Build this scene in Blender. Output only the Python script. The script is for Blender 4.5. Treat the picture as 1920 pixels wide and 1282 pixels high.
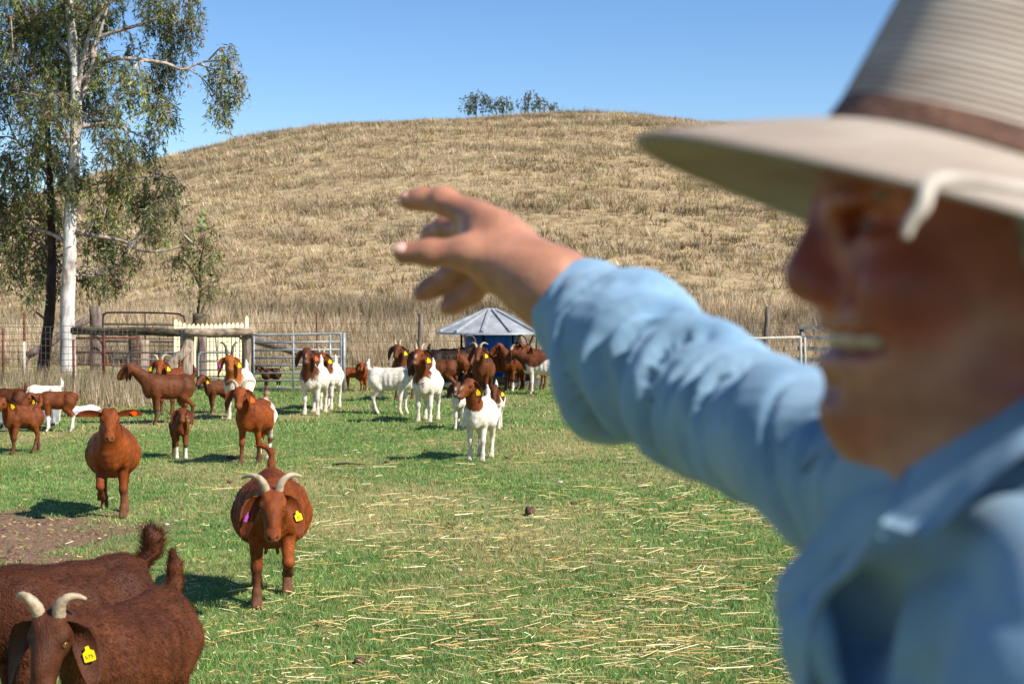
import bpy, math, random
import numpy as np
from mathutils import Vector, Matrix
random.seed(7); rng = np.random.default_rng(11)
R = math.radians
sc = bpy.context.scene
COL = sc.collection
for o in list(bpy.data.objects): bpy.data.objects.remove(o)

# ------------------------------------------------------------------ camera
F = 2667.0; CX = 960.0; CY = 641.0; HZ = 560.0; CAMZ = 1.70       # photograph pixels (1920 wide)
PITCH = math.atan((CY - HZ) / F)
cd = bpy.data.cameras.new('camera'); cam = bpy.data.objects.new('camera', cd); COL.objects.link(cam)
cam.location = (0, 0, CAMZ); cam.rotation_euler = (R(90) - PITCH, 0, 0)
cd.sensor_width = 36; cd.lens = 50; cd.clip_start = .05; cd.clip_end = 3000
cd.dof.use_dof = True; cd.dof.focus_distance = 9.5; cd.dof.aperture_fstop = 7.5
sc.camera = cam
# ------------------------------------------------------------------ light
SUN_EL, SUN_AZ = 40.0, -32.0         # azimuth of the sun from +X (right) towards +Y (away)
w = bpy.data.worlds.new('World'); sc.world = w; w.use_nodes = True
wn = w.node_tree.nodes; wl = w.node_tree.links
bg = wn['Background']; sky = wn.new('ShaderNodeTexSky'); sky.sky_type = 'NISHITA'
sky.sun_disc = False; sky.sun_elevation = R(SUN_EL); sky.sun_rotation = R(90 - SUN_AZ)
sky.air_density = 1.0; sky.dust_density = 0.0; sky.ozone_density = 3.5; sky.altitude = 400
hs = wn.new('ShaderNodeHueSaturation'); hs.inputs['Saturation'].default_value = 1.18; hs.inputs['Value'].default_value = 1.0; hs.inputs['Hue'].default_value = .506
wl.new(sky.outputs[0], hs.inputs['Color']); wl.new(hs.outputs[0], bg.inputs[0]); bg.inputs[1].default_value = 0.093
sd = bpy.data.lights.new('sun', 'SUN'); sd.energy = 5.0; sd.angle = R(.53); sd.color = (1, .95, .87)
so = bpy.data.objects.new('sun', sd); COL.objects.link(so)
sv = Vector((math.cos(R(SUN_EL)) * math.cos(R(SUN_AZ)), math.cos(R(SUN_EL)) * math.sin(R(SUN_AZ)), math.sin(R(SUN_EL))))
so.rotation_euler = (-sv).to_track_quat('-Z', 'Y').to_euler(); so.location = sv * 60
sc.view_settings.view_transform = 'Standard'; sc.view_settings.look = 'None'
sc.view_settings.exposure = 0.74; sc.view_settings.gamma = 1.0; sc.view_settings.use_curve_mapping = False
sc.render.engine = 'CYCLES'
sc.cycles.max_bounces = 6; sc.cycles.transparent_max_bounces = 6

# ------------------------------------------------------------------ pixel -> world
def P(px, py, d):
    u = (px - CX) / F; v = (CY - py) / F
    dy = math.cos(PITCH) + v * math.sin(PITCH); dz = -math.sin(PITCH) + v * math.cos(PITCH)
    k = d / dy
    return np.array([u * k, d, CAMZ + dz * k])
def G(px, py):
    d = 10.0; a = P(px, py, d); return P(px, py, d * CAMZ / (CAMZ - a[2]))
def nrm(v): v = np.asarray(v, float); return v / (np.linalg.norm(v) + 1e-12)

# ------------------------------------------------------------------ materials
def srgb(r, g, b):
    f = lambda c: c / 12.92 if c <= .04045 else ((c + .055) / 1.055) ** 2.4
    return (f(r / 255), f(g / 255), f(b / 255))
def mat(name, c1, c2=None, scale=20, rough=.7, bump=0, bscale=80, stretch=(1, 1, 1), attr=False, spec=.3, metal=0, detail=4, trans=0, sheen=0, lo=.35, hi=.65, bdist=.01):
    m = bpy.data.materials.new(name); m.use_nodes = True
    n = m.node_tree.nodes; l = m.node_tree.links; b = n['Principled BSDF']
    b.inputs['Roughness'].default_value = rough; b.inputs['Specular IOR Level'].default_value = spec
    b.inputs['Metallic'].default_value = metal
    if sheen: b.inputs['Sheen Weight'].default_value = sheen
    tc = n.new('ShaderNodeTexCoord'); mp = n.new('ShaderNodeMapping'); mp.inputs['Scale'].default_value = stretch
    l.new(tc.outputs['Object'], mp.inputs[0])
    if attr:
        a = n.new('ShaderNodeAttribute'); a.attribute_name = 'Col'; src = a.outputs['Color']
    else:
        src = None
    if c2 is not None or attr:
        nz = n.new('ShaderNodeTexNoise'); nz.inputs['Scale'].default_value = scale; nz.inputs['Detail'].default_value = detail
        l.new(mp.outputs[0], nz.inputs['Vector'])
        mr = n.new('ShaderNodeMapRange'); mr.inputs[1].default_value = lo; mr.inputs[2].default_value = hi
        l.new(nz.outputs[0], mr.inputs[0])
        mx = n.new('ShaderNodeMix'); mx.data_type = 'RGBA'
        l.new(mr.outputs[0], mx.inputs[0])
        if attr:
            mx.blend_type = 'MULTIPLY'; mx.inputs[0].default_value = 1
            l.remove(mx.inputs[0].links[0])
            cr = n.new('ShaderNodeMix'); cr.data_type = 'RGBA'; l.new(mr.outputs[0], cr.inputs[0])
            cr.inputs[6].default_value = (*c1, 1); cr.inputs[7].default_value = (*c2, 1)
            l.new(src, mx.inputs[6]); l.new(cr.outputs[2], mx.inputs[7])
        else:
            mx.inputs[6].default_value = (*c1, 1); mx.inputs[7].default_value = (*c2, 1)
        out = mx.outputs[2]; l.new(out, b.inputs['Base Color'])
    else:
        b.inputs['Base Color'].default_value = (*c1, 1); out = None
    if bump:
        n2 = n.new('ShaderNodeTexNoise'); n2.inputs['Scale'].default_value = bscale; n2.inputs['Detail'].default_value = 5
        l.new(mp.outputs[0], n2.inputs['Vector'])
        bp = n.new('ShaderNodeBump'); bp.inputs['Strength'].default_value = bump; bp.inputs['Distance'].default_value = bdist
        l.new(n2.outputs[0], bp.inputs['Height']); l.new(bp.outputs[0], b.inputs['Normal'])
    if trans:
        tr = n.new('ShaderNodeBsdfTranslucent'); ms = n.new('ShaderNodeMixShader'); ms.inputs[0].default_value = trans
        if out is not None: l.new(out, tr.inputs[0])
        else: tr.inputs[0].default_value = (*c1, 1)
        mo = n['Material Output']; l.new(b.outputs[0], ms.inputs[1]); l.new(tr.outputs[0], ms.inputs[2]); l.new(ms.outputs[0], mo.inputs[0])
    return m
W1 = (1, 1, 1)
M = {}
M['coat'] = mat('goat_coat', (.72, .70, .68), (1.14, 1.14, 1.14), 70, .6, .9, 240, (.45, 1, .35), attr=True, spec=.2, bdist=.005, lo=.3, hi=.7)
M['strand'] = mat('coat_hair', (.8, .8, .8), (1.1, 1.1, 1.1), 30, .6, attr=True, spec=.18)
M['horn'] = mat('horn', srgb(178, 160, 132), srgb(146, 126, 100), 40, .5, .25, 120, (1, 1, 1))
M['horn_dark'] = mat('dark_horn', srgb(95, 85, 78), srgb(60, 52, 48), 60, .45, .4, 120)
M['eye_goat'] = mat('goat_eye', srgb(120, 85, 30), srgb(30, 18, 10), 90, .1, spec=.6)
M['pupil'] = mat('black_pupil', (.004, .004, .004), rough=.08, spec=.6)
M['hoof'] = mat('hoof', srgb(95, 70, 52), srgb(60, 42, 34), 50, .6)
M['tag_yellow'] = mat('yellow_tag', srgb(255, 214, 0), srgb(245, 196, 0), 30, .35)
M['tag_orange'] = mat('orange_tag', srgb(255, 100, 20), srgb(240, 80, 10), 30, .35)
M['tag_pink'] = mat('purple_tag', srgb(205, 90, 190), srgb(180, 70, 170), 30, .35)
M['tag_black'] = mat('tag_print', (.012, .012, .012), rough=.5)
M['leafy'] = mat('leaf', (.8, .8, .8), (1.15, 1.15, 1.15), 8, .5, attr=True, spec=.35, trans=.18)
M['dry'] = mat('dry_grass', (.7, .68, .66), (1.2, 1.2, 1.2), .6, .75, attr=True, spec=.15, trans=.2)
M['blade'] = mat('grass_blade', (.75, .8, .8), (1.15, 1.12, 1.1), 1.2, .6, attr=True, spec=.2, trans=.25)
M['straw'] = mat('straw', (.8, .8, .8), (1.1, 1.1, 1.1), 20, .5, attr=True, spec=.3)
M['bark_white'] = mat('white_bark', srgb(206, 199, 189), srgb(122, 106, 94), 6, .75, .6, 25, (1, 1, .4), lo=.45, hi=.68, bdist=.02)
M['bark_dark'] = mat('dark_bark', srgb(82, 64, 52), srgb(45, 34, 29), 14, .9, .9, 30, (1, 1, .25), bdist=.03)
M['bark_limb'] = mat('pale_limb_bark', srgb(190, 176, 162), srgb(120, 100, 88), 8, .8, .4, 40)
M['bark_twig'] = mat('twig_bark', srgb(150, 122, 104), srgb(96, 72, 60), 10, .8, .3, 60)
M['wood_old'] = mat('weathered_timber', srgb(168, 148, 128), srgb(98, 82, 70), 16, .85, .8, 40, (1, 1, .14), bdist=.02)
M['wood_h'] = mat('weathered_rail', srgb(160, 140, 120), srgb(92, 78, 66), 16, .85, .7, 40, (.14, 1, 1), bdist=.015)
M['wood_dark'] = mat('dark_lichen_timber', srgb(104, 92, 66), srgb(52, 44, 38), 14, .9, .8, 40, (.3, 1, 1), bdist=.02)
M['wood_grey'] = mat('grey_post', srgb(132, 116, 104), srgb(80, 68, 62), 18, .85, .7, 40, (1, 1, .14), bdist=.02)
M['galv'] = mat('galvanised_pipe', srgb(158, 160, 160), srgb(124, 126, 126), 9, .5, .1, 60, metal=.2, spec=.4)
M['galv_dark'] = mat('dull_steel', srgb(120, 120, 120), srgb(78, 74, 72), 9, .6, .2, 60, metal=.3)
M['rust'] = mat('rusty_steel', srgb(118, 66, 48), srgb(78, 40, 32), 14, .8, .4, 70, metal=.1)
M['blackpipe'] = mat('dark_pipe', srgb(62, 50, 44), srgb(36, 30, 28), 12, .65, .2, 60, metal=.1)
M['cream'] = mat('cream_paint', srgb(246, 230, 184), srgb(236, 214, 162), 6, .6, .2, 60, (1, 1, .2))
M['wire'] = mat('wire', srgb(120, 112, 104), srgb(88, 78, 70), 6, .6, metal=.3)
M['roof'] = mat('feeder_roof_metal', srgb(166, 168, 170), srgb(138, 140, 142), 5, .5, .15, 30, metal=.15, spec=.4)
M['blue'] = mat('blue_plastic', srgb(20, 100, 196), srgb(14, 84, 172), 4, .4, .1, 30)
M['black'] = mat('black_steel', srgb(40, 40, 42), srgb(24, 24, 26), 10, .6)
M['trough'] = mat('trough_metal', srgb(186, 190, 192), srgb(140, 142, 142), 10, .5, .2, 40, metal=.3)
M['sack'] = mat('pale_sack', srgb(226, 222, 228), srgb(196, 190, 198), 12, .6, .4, 30)
M['sack_brown'] = mat('muddy_sack_end', srgb(140, 104, 92), srgb(104, 72, 62), 12, .8, .4, 30)
M['clod'] = mat('dung_clod', srgb(112, 80, 66), srgb(66, 46, 40), 40, .95, .9, 60)
M['stone'] = mat('pale_stone', srgb(190, 182, 168), srgb(146, 136, 122), 30, .9, .6, 60)
M['stick'] = mat('dead_stick', srgb(92, 70, 56), srgb(60, 44, 36), 30, .9, .6, 60)
M['cactus'] = mat('cactus_pad', srgb(126, 142, 84), srgb(100, 118, 66), 6, .55, .2, 30)
M['skin'] = mat('skin', (.82, .78, .76), (1.12, 1.08, 1.06), 28, .45, .25, 220, attr=True, spec=.4, bdist=.003)
M['skin'].node_tree.nodes['Principled BSDF'].inputs['Subsurface Weight'].default_value = .12
M['skin'].node_tree.nodes['Principled BSDF'].inputs['Subsurface Radius'].default_value = (.01, .004, .002)
M['skin'].node_tree.nodes['Principled BSDF'].inputs['Subsurface Scale'].default_value = .5
M['nail'] = mat('finger_nail', srgb(226, 178, 160), srgb(214, 160, 142), 50, .3, spec=.5)
M['grey_hair'] = mat('grey_hair', srgb(150, 140, 126), srgb(96, 88, 78), 60, .6, .8, 90, (.3, 1, 1))
M['shirt'] = mat('blue_cotton', srgb(130, 158, 178), srgb(110, 141, 165), 14, .85, .25, 500, sheen=.1, spec=.15, bdist=.002)
M['button'] = mat('shirt_button', srgb(96, 90, 84), srgb(70, 66, 62), 60, .4)
M['teeth'] = mat('teeth', srgb(176, 148, 116), srgb(150, 122, 94), 60, .3, spec=.5)
M['white_eye'] = mat('eye_white', srgb(150, 132, 118), rough=.15, spec=.5)
M['trouser'] = mat('dark_trousers', srgb(70, 74, 84), srgb(52, 56, 66), 12, .9, .3, 200)
M['boot'] = mat('brown_boot', srgb(84, 58, 40), srgb(60, 40, 28), 12, .6, .3, 80)
M['band'] = mat('hat_band', srgb(128, 92, 72), srgb(98, 70, 56), 60, .7, .5, 160, (1, 1, 3))
M['cord'] = mat('chin_cord', srgb(206, 194, 180), srgb(184, 170, 156), 80, .8)
def hat_mat():
    m = bpy.data.materials.new('woven_straw_hat'); m.use_nodes = True
    n = m.node_tree.nodes; l = m.node_tree.links; b = n['Principled BSDF']; b.inputs['Roughness'].default_value = .8
    b.inputs['Specular IOR Level'].default_value = .2
    at = n.new('ShaderNodeAttribute'); at.attribute_name = 'row'        # row number of the braid
    nz = n.new('ShaderNodeTexNoise'); nz.inputs['Scale'].default_value = 14; nz.inputs['Detail'].default_value = 3
    nb_ = n.new('ShaderNodeTexNoise'); nb_.inputs['Scale'].default_value = 22; nb_.inputs['Detail'].default_value = 2
    tc = n.new('ShaderNodeTexCoord'); l.new(tc.outputs['Object'], nz.inputs['Vector'])
    ad = n.new('ShaderNodeMath'); ad.operation = 'MULTIPLY_ADD'; ad.inputs[1].default_value = .8
    l.new(nz.outputs[0], ad.inputs[0]); l.new(at.outputs['Fac'], ad.inputs[2])
    si = n.new('ShaderNodeMath'); si.operation = 'SINE'; mu = n.new('ShaderNodeMath'); mu.operation = 'MULTIPLY'; mu.inputs[1].default_value = 6.2832
    l.new(ad.outputs[0], mu.inputs[0]); l.new(mu.outputs[0], si.inputs[0])
    # per-row tone
    fl = n.new('ShaderNodeMath'); fl.operation = 'FLOOR'; l.new(ad.outputs[0], fl.inputs[0])
    wh = n.new('ShaderNodeTexWhiteNoise'); wh.noise_dimensions = '1D'; l.new(fl.outputs[0], wh.inputs['W'])
    mr = n.new('ShaderNodeMapRange'); mr.inputs[1].default_value = -1; mr.inputs[2].default_value = .6
    l.new(si.outputs[0], mr.inputs[0])
    m1 = n.new('ShaderNodeMix'); m1.data_type = 'RGBA'; m1.inputs[6].default_value = (*srgb(228, 214, 196), 1); m1.inputs[7].default_value = (*srgb(190, 172, 154), 1)
    mp2 = n.new('ShaderNodeMapping'); mp2.inputs['Scale'].default_value = (.5, .5, 2.6); l.new(tc.outputs['Object'], mp2.inputs[0]); l.new(mp2.outputs[0], nb_.inputs['Vector'])
    av = n.new('ShaderNodeMath'); av.operation = 'MULTIPLY_ADD'; av.inputs[1].default_value = .45; l.new(wh.outputs[0], av.inputs[0])
    mb = n.new('ShaderNodeMapRange'); mb.inputs[1].default_value = .38; mb.inputs[2].default_value = .66; mb.inputs[4].default_value = .7; l.new(nb_.outputs[0], mb.inputs[0]); l.new(mb.outputs[0], av.inputs[2]); l.new(av.outputs[0], m1.inputs[0])
    m2 = n.new('ShaderNodeMix'); m2.data_type = 'RGBA'; m2.inputs[6].default_value = (*srgb(128, 110, 96), 1)
    l.new(mr.outputs[0], m2.inputs[0]); l.new(m1.outputs[2], m2.inputs[7]); l.new(m2.outputs[2], b.inputs['Base Color'])
    bp = n.new('ShaderNodeBump'); bp.inputs['Strength'].default_value = .6; bp.inputs['Distance'].default_value = .002
    l.new(si.outputs[0], bp.inputs['Height']); l.new(bp.outputs[0], b.inputs['Normal'])
    return m
M['hat'] = hat_mat()

# ------------------------------------------------------------------ object helpers
def thing(name, label, cat, loc=(0, 0, 0), rotz=0, group=None):
    o = bpy.data.objects.new(name, None); COL.objects.link(o); o.empty_display_size = .1
    o.location = [float(v) for v in loc]; o.rotation_euler = (0, 0, rotz); o['label'] = label; o['category'] = cat
    if group: o['group'] = group
    return o
def tag(o, label, cat, group=None):
    o['label'] = label; o['category'] = cat
    if group: o['group'] = group
    return o
def meshdata(name, V, Fc, m, cols=None, smooth=True):
    V = np.asarray(V, np.float32).reshape(-1, 3)
    me = bpy.data.meshes.new(name)
    if isinstance(Fc, np.ndarray) and Fc.ndim == 2:
        nf, k = Fc.shape
        me.vertices.add(len(V)); me.vertices.foreach_set('co', V.ravel())
        me.loops.add(nf * k); me.loops.foreach_set('vertex_index', Fc.astype(np.int32).ravel())
        me.polygons.add(nf); me.polygons.foreach_set('loop_start', np.arange(0, nf * k, k, dtype=np.int32))
        me.polygons.foreach_set('loop_total', np.full(nf, k, np.int32))
        me.update(calc_edges=True)
    else:
        me.from_pydata([tuple(map(float, v)) for v in V], [], [tuple(int(i) for i in f) for f in Fc]); me.update()
    if smooth: me.polygons.foreach_set('use_smooth', np.ones(len(me.polygons), bool))
    if cols is not None:
        a = me.color_attributes.new('Col', 'FLOAT_COLOR', 'POINT')
        c = np.ones((len(V), 4), np.float32); c[:, :3] = cols; a.data.foreach_set('color', c.ravel())
    if isinstance(m, str): m = M[m]
    me.materials.append(m)
    return me
def obj(name, V, Fc, m, parent=None, cols=None, smooth=True, kind=None):
    o = bpy.data.objects.new(name, meshdata(name, V, Fc, m, cols, smooth)); COL.objects.link(o)
    if parent is not None: o.parent = parent
    if kind: o['kind'] = kind
    return o
class MB:
    def __init__(s): s.V = []; s.F = []; s.n = 0
    def add(s, V, Fc):
        V = np.asarray(V, float).reshape(-1, 3); s.V.append(V); s.F += [tuple(i + s.n for i in f) for f in Fc]; s.n += len(V); return s
    def box(s, c, size, rot=None):
        h = np.asarray(size, float) / 2
        v = np.array([[x, y, z] for x in (-1, 1) for y in (-1, 1) for z in (-1, 1)]) * h
        if rot is not None: v = v @ np.asarray(rot).T
        return s.add(v + np.asarray(c, float), [(0, 1, 3, 2), (4, 6, 7, 5), (0, 4, 5, 1), (2, 3, 7, 6), (0, 2, 6, 4), (1, 5, 7, 3)])
    def tube(s, pts, rad, n=8, ell=1.0, jitter=0):
        pts = np.asarray(pts, float); m = len(pts)
        rad = np.broadcast_to(np.asarray(rad, float), (m,))
        T = np.gradient(pts, axis=0); T /= np.linalg.norm(T, axis=1)[:, None] + 1e-9
        ref = np.array([0, 0, 1.]) if abs(T[0, 2]) < .9 else np.array([1., 0, 0])
        a = nrm(np.cross(T[0], ref)); V = []
        for i in range(m):
            a = nrm(a - T[i] * np.dot(a, T[i])); b = np.cross(T[i], a)
            for k in range(n):
                th = 2 * math.pi * k / n; rr = rad[i] * (1 + (random.uniform(-jitter, jitter) if jitter else 0))
                V.append(pts[i] + rr * (math.cos(th) * a + ell * math.sin(th) * b))
        Fs = [(i * n + k, i * n + (k + 1) % n, (i + 1) * n + (k + 1) % n, (i + 1) * n + k) for i in range(m - 1) for k in range(n)]
        Fs.append(tuple(range(n))[::-1]); Fs.append(tuple((m - 1) * n + k for k in range(n)))
        return s.add(V, Fs)
    def obj(s, name, m, parent=None, smooth=False, kind=None, cols=None):
        return obj(name, np.concatenate(s.V), s.F, m, parent, cols, smooth, kind)
def smoothpath(pts, n=5):
    pts = np.asarray(pts, float); out = []
    q = np.vstack([2 * pts[0] - pts[1], pts, 2 * pts[-1] - pts[-2]])
    for i in range(1, len(q) - 2):
        for t in np.linspace(0, 1, n, endpoint=False):
            p0, p1, p2, p3 = q[i - 1], q[i], q[i + 1], q[i + 2]
            out.append(.5 * (2 * p1 + (p2 - p0) * t + (2 * p0 - 5 * p1 + 4 * p2 - p3) * t * t + (-p0 + 3 * p1 - 3 * p2 + p3) * t ** 3))
    out.append(q[-2]); return np.array(out)
def vnoise(p, s=1.0, seed=0):        # cheap smooth pseudo noise in -1..1
    p = np.asarray(p) * s; r = np.random.default_rng(seed); out = 0
    for i in range(5):
        d = r.normal(size=3) * (1 + .6 * i); out = out + np.sin(p @ d + r.uniform(0, 6.28)) / (1 + .45 * i)
    return out / 2.4

# ------------------------------------------------------------------ smooth-union bodies
class SDF:
    def __init__(s): s.p = []
    def cone(s, a, b, r1, r2, k=.03, g='body', sub=False): s.p.append(('c', np.asarray(a, float), np.asarray(b, float), r1, r2, k, g, sub)); return s
    def chain(s, pts, rad, k=.03, g='body'):
        for i in range(len(pts) - 1): s.cone(pts[i], pts[i + 1], rad[i], rad[i + 1], k, g)
    def ell(s, c, r, k=.03, g='body', rot=None, sub=False): s.p.append(('e', np.asarray(c, float), np.asarray(r, float), np.eye(3) if rot is None else np.asarray(rot), 0, k, g, sub)); return s
    def plane(s, c, n, reach, k=.004): s.p.append(('p', np.asarray(c, float), nrm(n), reach, 0, k, 'cut', True)); return s
    @staticmethod
    def d1(q, X):
        if q[0] == 'c':
            ba = q[2] - q[1]; pa = X - q[1]; t = np.clip(pa @ ba / (ba @ ba + 1e-12), 0, 1)
            return np.linalg.norm(pa - t[..., None] * ba, axis=-1) - (q[3] + (q[4] - q[3]) * t)
        if q[0] == 'e':
            y = (X - q[1]) @ q[3]; k0 = np.linalg.norm(y / q[2], axis=-1); k1 = np.linalg.norm(y / q[2] ** 2, axis=-1)
            return k0 * (k0 - 1) / (k1 + 1e-9)
        dd = -((X - q[1]) @ q[2]); rr = np.linalg.norm(X - q[1], axis=-1) - q[3]     # half ball removed
        return np.maximum(dd, rr)
    @staticmethod
    def bb(q):
        if q[0] == 'c': r = max(q[3], q[4]); return np.minimum(q[1], q[2]) - r, np.maximum(q[1], q[2]) + r
        if q[0] == 'e': e = np.abs(q[3]) @ q[2]; return q[1] - e, q[1] + e
        return q[1] - q[3], q[1] + q[3]
    @staticmethod
    def comb(D, d, k, sub):
        if sub:
            h = np.maximum(k - np.abs(D + d), 0) / k; return np.maximum(D, -d) + h * h * k / 4
        h = np.maximum(k - np.abs(D - d), 0) / k; return np.minimum(D, d) - h * h * k / 4
    def ev(s, X):
        D = np.full(X.shape[:-1], 1.0)
        for q in s.p: D = s.comb(D, s.d1(q, X), q[5], q[7])
        return D
    def group(s, X):
        g = {}
        for q in s.p:
            if q[7]: continue
            d = s.d1(q, X); g[q[6]] = np.minimum(g[q[6]], d) if q[6] in g else d
        return g
    def mesh(s, h):
        los, his = zip(*[s.bb(q) for q in s.p if not q[7]])
        lo = np.min(los, 0) - 3 * h; hi = np.max(his, 0) + 3 * h
        n = np.ceil((hi - lo) / h).astype(int) + 1
        ax = [lo[i] + h * np.arange(n[i]) for i in range(3)]
        D = np.full(n, 1.0, np.float32)
        for q in s.p:
            a, b = s.bb(q); mg = q[5] + 3 * h
            i0 = np.clip(((a - mg - lo) / h).astype(int), 0, n); i1 = np.clip(((b + mg - lo) / h).astype(int) + 2, 0, n)
            if np.any(i1 <= i0): continue
            sl = tuple(slice(i0[i], i1[i]) for i in range(3))
            X = np.stack(np.meshgrid(*[ax[i][sl[i]] for i in range(3)], indexing='ij'), -1)
            D[sl] = s.comb(D[sl], s.d1(q, X), q[5], q[7])
        S = D < 0
        c = sum(S[i:n[0] - 1 + i, j:n[1] - 1 + j, k:n[2] - 1 + k].astype(np.int8) for i in (0, 1) for j in (0, 1) for k in (0, 1))
        act = (c > 0) & (c < 8); idx = np.argwhere(act); vid = np.full(act.shape, -1, np.int64); vid[act] = np.arange(len(idx))
        acc = np.zeros((len(idx), 3)); cnt = np.zeros(len(idx))
        for axis in range(3):
            o = [i for i in range(3) if i != axis]
            for u in (0, 1):
                for v in (0, 1):
                    off = np.zeros(3, int); off[o[0]] = u; off[o[1]] = v; e = off.copy(); e[axis] = 1
                    i0 = idx + off; i1 = idx + e
                    d0 = D[i0[:, 0], i0[:, 1], i0[:, 2]]; d1 = D[i1[:, 0], i1[:, 1], i1[:, 2]]
                    m = (d0 < 0) != (d1 < 0); t = np.zeros(len(idx)); t[m] = d0[m] / (d0[m] - d1[m])
                    p = off + np.zeros((len(idx), 3)); p[:, axis] = t
                    acc[m] += p[m]; cnt[m] += 1
        V = lo + h * (idx + acc / cnt[:, None])
        Q = []
        for axis in range(3):
            o = [(axis + 1) % 3, (axis + 2) % 3]
            sl0 = [slice(None)] * 3; sl1 = [slice(None)] * 3; sl0[axis] = slice(0, -1); sl1[axis] = slice(1, None)
            A = S[tuple(sl0)]; B = S[tuple(sl1)]
            for sgn, mk in ((1, A & ~B), (-1, ~A & B)):
                e = np.argwhere(mk)
                e = e[(e[:, o[0]] > 0) & (e[:, o[1]] > 0) & (e[:, o[0]] < n[o[0]] - 1) & (e[:, o[1]] < n[o[1]] - 1)]
                u = np.zeros(3, int); u[o[0]] = 1; v = np.zeros(3, int); v[o[1]] = 1
                f = lambda x: vid[x[:, 0], x[:, 1], x[:, 2]]
                q4 = np.stack([f(e - u - v), f(e - v), f(e), f(e - u)], 1)
                Q.append(q4 if sgn > 0 else q4[:, ::-1])
        Q = np.concatenate(Q); Q = Q[(Q >= 0).all(1)]
        for _ in range(2):                               # pull vertices onto the true surface
            N = s.grad(V, h * .5); d = s.ev(V); V = V - np.clip(d, -h, h)[:, None] * N * .9
        return V, Q
    def grad(s, V, e):
        g = np.stack([s.ev(V + np.eye(3)[i] * e) - s.ev(V - np.eye(3)[i] * e) for i in range(3)], -1)
        return g / (np.linalg.norm(g, axis=1)[:, None] + 1e-9)

# ================================================================== SETTING
UC = np.array([-2600, -1200, -500, 0, 75, 200, 310, 450, 600, 800, 1000, 1150, 1300, 1430, 1560, 1920, 2600, 4200.])
YS = np.array([500, 470, 440, 400, 372, 325, 291, 259, 238, 222, 214, 214, 225, 233, 243, 275, 340, 470.])
YS = YS + np.where(YS < 300, 8, 3)
HY0, HYC = 36.5, 125.0
def prof(y):
    t = np.clip((y - HY0) / (HYC - HY0), 0, 1); s = np.sin(np.pi / 2 * t) ** 1.22
    b = np.clip((y - HYC) / 150, 0, 1)
    return np.where(y > HYC, 1 - b * b * (3 - 2 * b), s)
_y = np.linspace(HY0 + 8, HYC, 300); _s = prof(_y)
ZC = np.array([np.min((e * _y + CAMZ) / _s) for e in (HZ - YS) / F])
def hill_z(x, y):
    x = np.asarray(x, float); y = np.maximum(np.asarray(y, float), 5.0)
    u = CX + F * x / y
    und = .16 * np.sin(x * .31 + y * .12) + .12 * np.sin(x * .17 - y * .43 + 1) + .07 * np.sin(x * .9 + y * .7)
    p = prof(y)
    return np.interp(u, UC, ZC) * p + und * np.clip((y - HY0) / 10, 0, 1) * np.clip(p * 2, 0, 1)
def on_hill(px, py):
    a = P(px, py, 1.0) - np.array([0, 0, CAMZ])
    for d in np.arange(HY0 + .5, 160, .25):
        q = a * d; z = CAMZ + q[2]
        if z <= hill_z(q[0], d): return np.array([q[0], d, z])
    return None
def pnoise_mat(name, cols, scales, rough=.95, bump=.6, bs=40, dirt=None):
    m = bpy.data.materials.new(name); m.use_nodes = True
    n = m.node_tree.nodes; l = m.node_tree.links; b = n['Principled BSDF']; b.inputs['Roughness'].default_value = rough; b.inputs['Specular IOR Level'].default_value = .15
    g = n.new('ShaderNodeNewGeometry'); prev = None
    for i, c in enumerate(cols):
        if i == 0: prev = c; continue
        nz = n.new('ShaderNodeTexNoise'); nz.inputs['Scale'].default_value = scales[i - 1]; nz.inputs['Detail'].default_value = 6
        l.new(g.outputs['Position'], nz.inputs['Vector'])
        mr = n.new('ShaderNodeMapRange'); mr.inputs[1].default_value = .45; mr.inputs[2].default_value = .6; l.new(nz.outputs[0], mr.inputs[0])
        mx = n.new('ShaderNodeMix'); mx.data_type = 'RGBA'; l.new(mr.outputs[0], mx.inputs[0])
        if isinstance(prev, tuple): mx.inputs[6].default_value = (*prev, 1)
        else: l.new(prev, mx.inputs[6])
        mx.inputs[7].default_value = (*c, 1); prev = mx.outputs[2]
    if dirt:
        at = n.new('ShaderNodeAttribute'); at.attribute_name = 'Col'
        sp = n.new('ShaderNodeSeparateColor'); l.new(at.outputs['Color'], sp.inputs[0])
        for ch, c in zip(('Red', 'Green'), dirt):
            mx = n.new('ShaderNodeMix'); mx.data_type = 'RGBA'; l.new(sp.outputs[ch], mx.inputs[0])
            l.new(prev, mx.inputs[6])
            n3 = n.new('ShaderNodeTexNoise'); n3.inputs['Scale'].default_value = 22; n3.inputs['Detail'].default_value = 6; l.new(g.outputs['Position'], n3.inputs['Vector'])
            m3 = n.new('ShaderNodeMix'); m3.data_type = 'RGBA'; l.new(n3.outputs[0], m3.inputs[0])
            m3.inputs[6].default_value = (*[v * .55 for v in c], 1); m3.inputs[7].default_value = (*[v * 1.35 for v in c], 1)
            l.new(m3.outputs[2], mx.inputs[7]); prev = mx.outputs[2]
    l.new(prev, b.inputs['Base Color'])
    n2 = n.new('ShaderNodeTexNoise'); n2.inputs['Scale'].default_value = bs; n2.inputs['Detail'].default_value = 6; l.new(g.outputs['Position'], n2.inputs['Vector'])
    bp = n.new('ShaderNodeBump'); bp.inputs['Strength'].default_value = bump; bp.inputs['Distance'].default_value = .03
    l.new(n2.outputs[0], bp.inputs['Height']); l.new(bp.outputs[0], b.inputs['Normal'])
    return m
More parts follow.
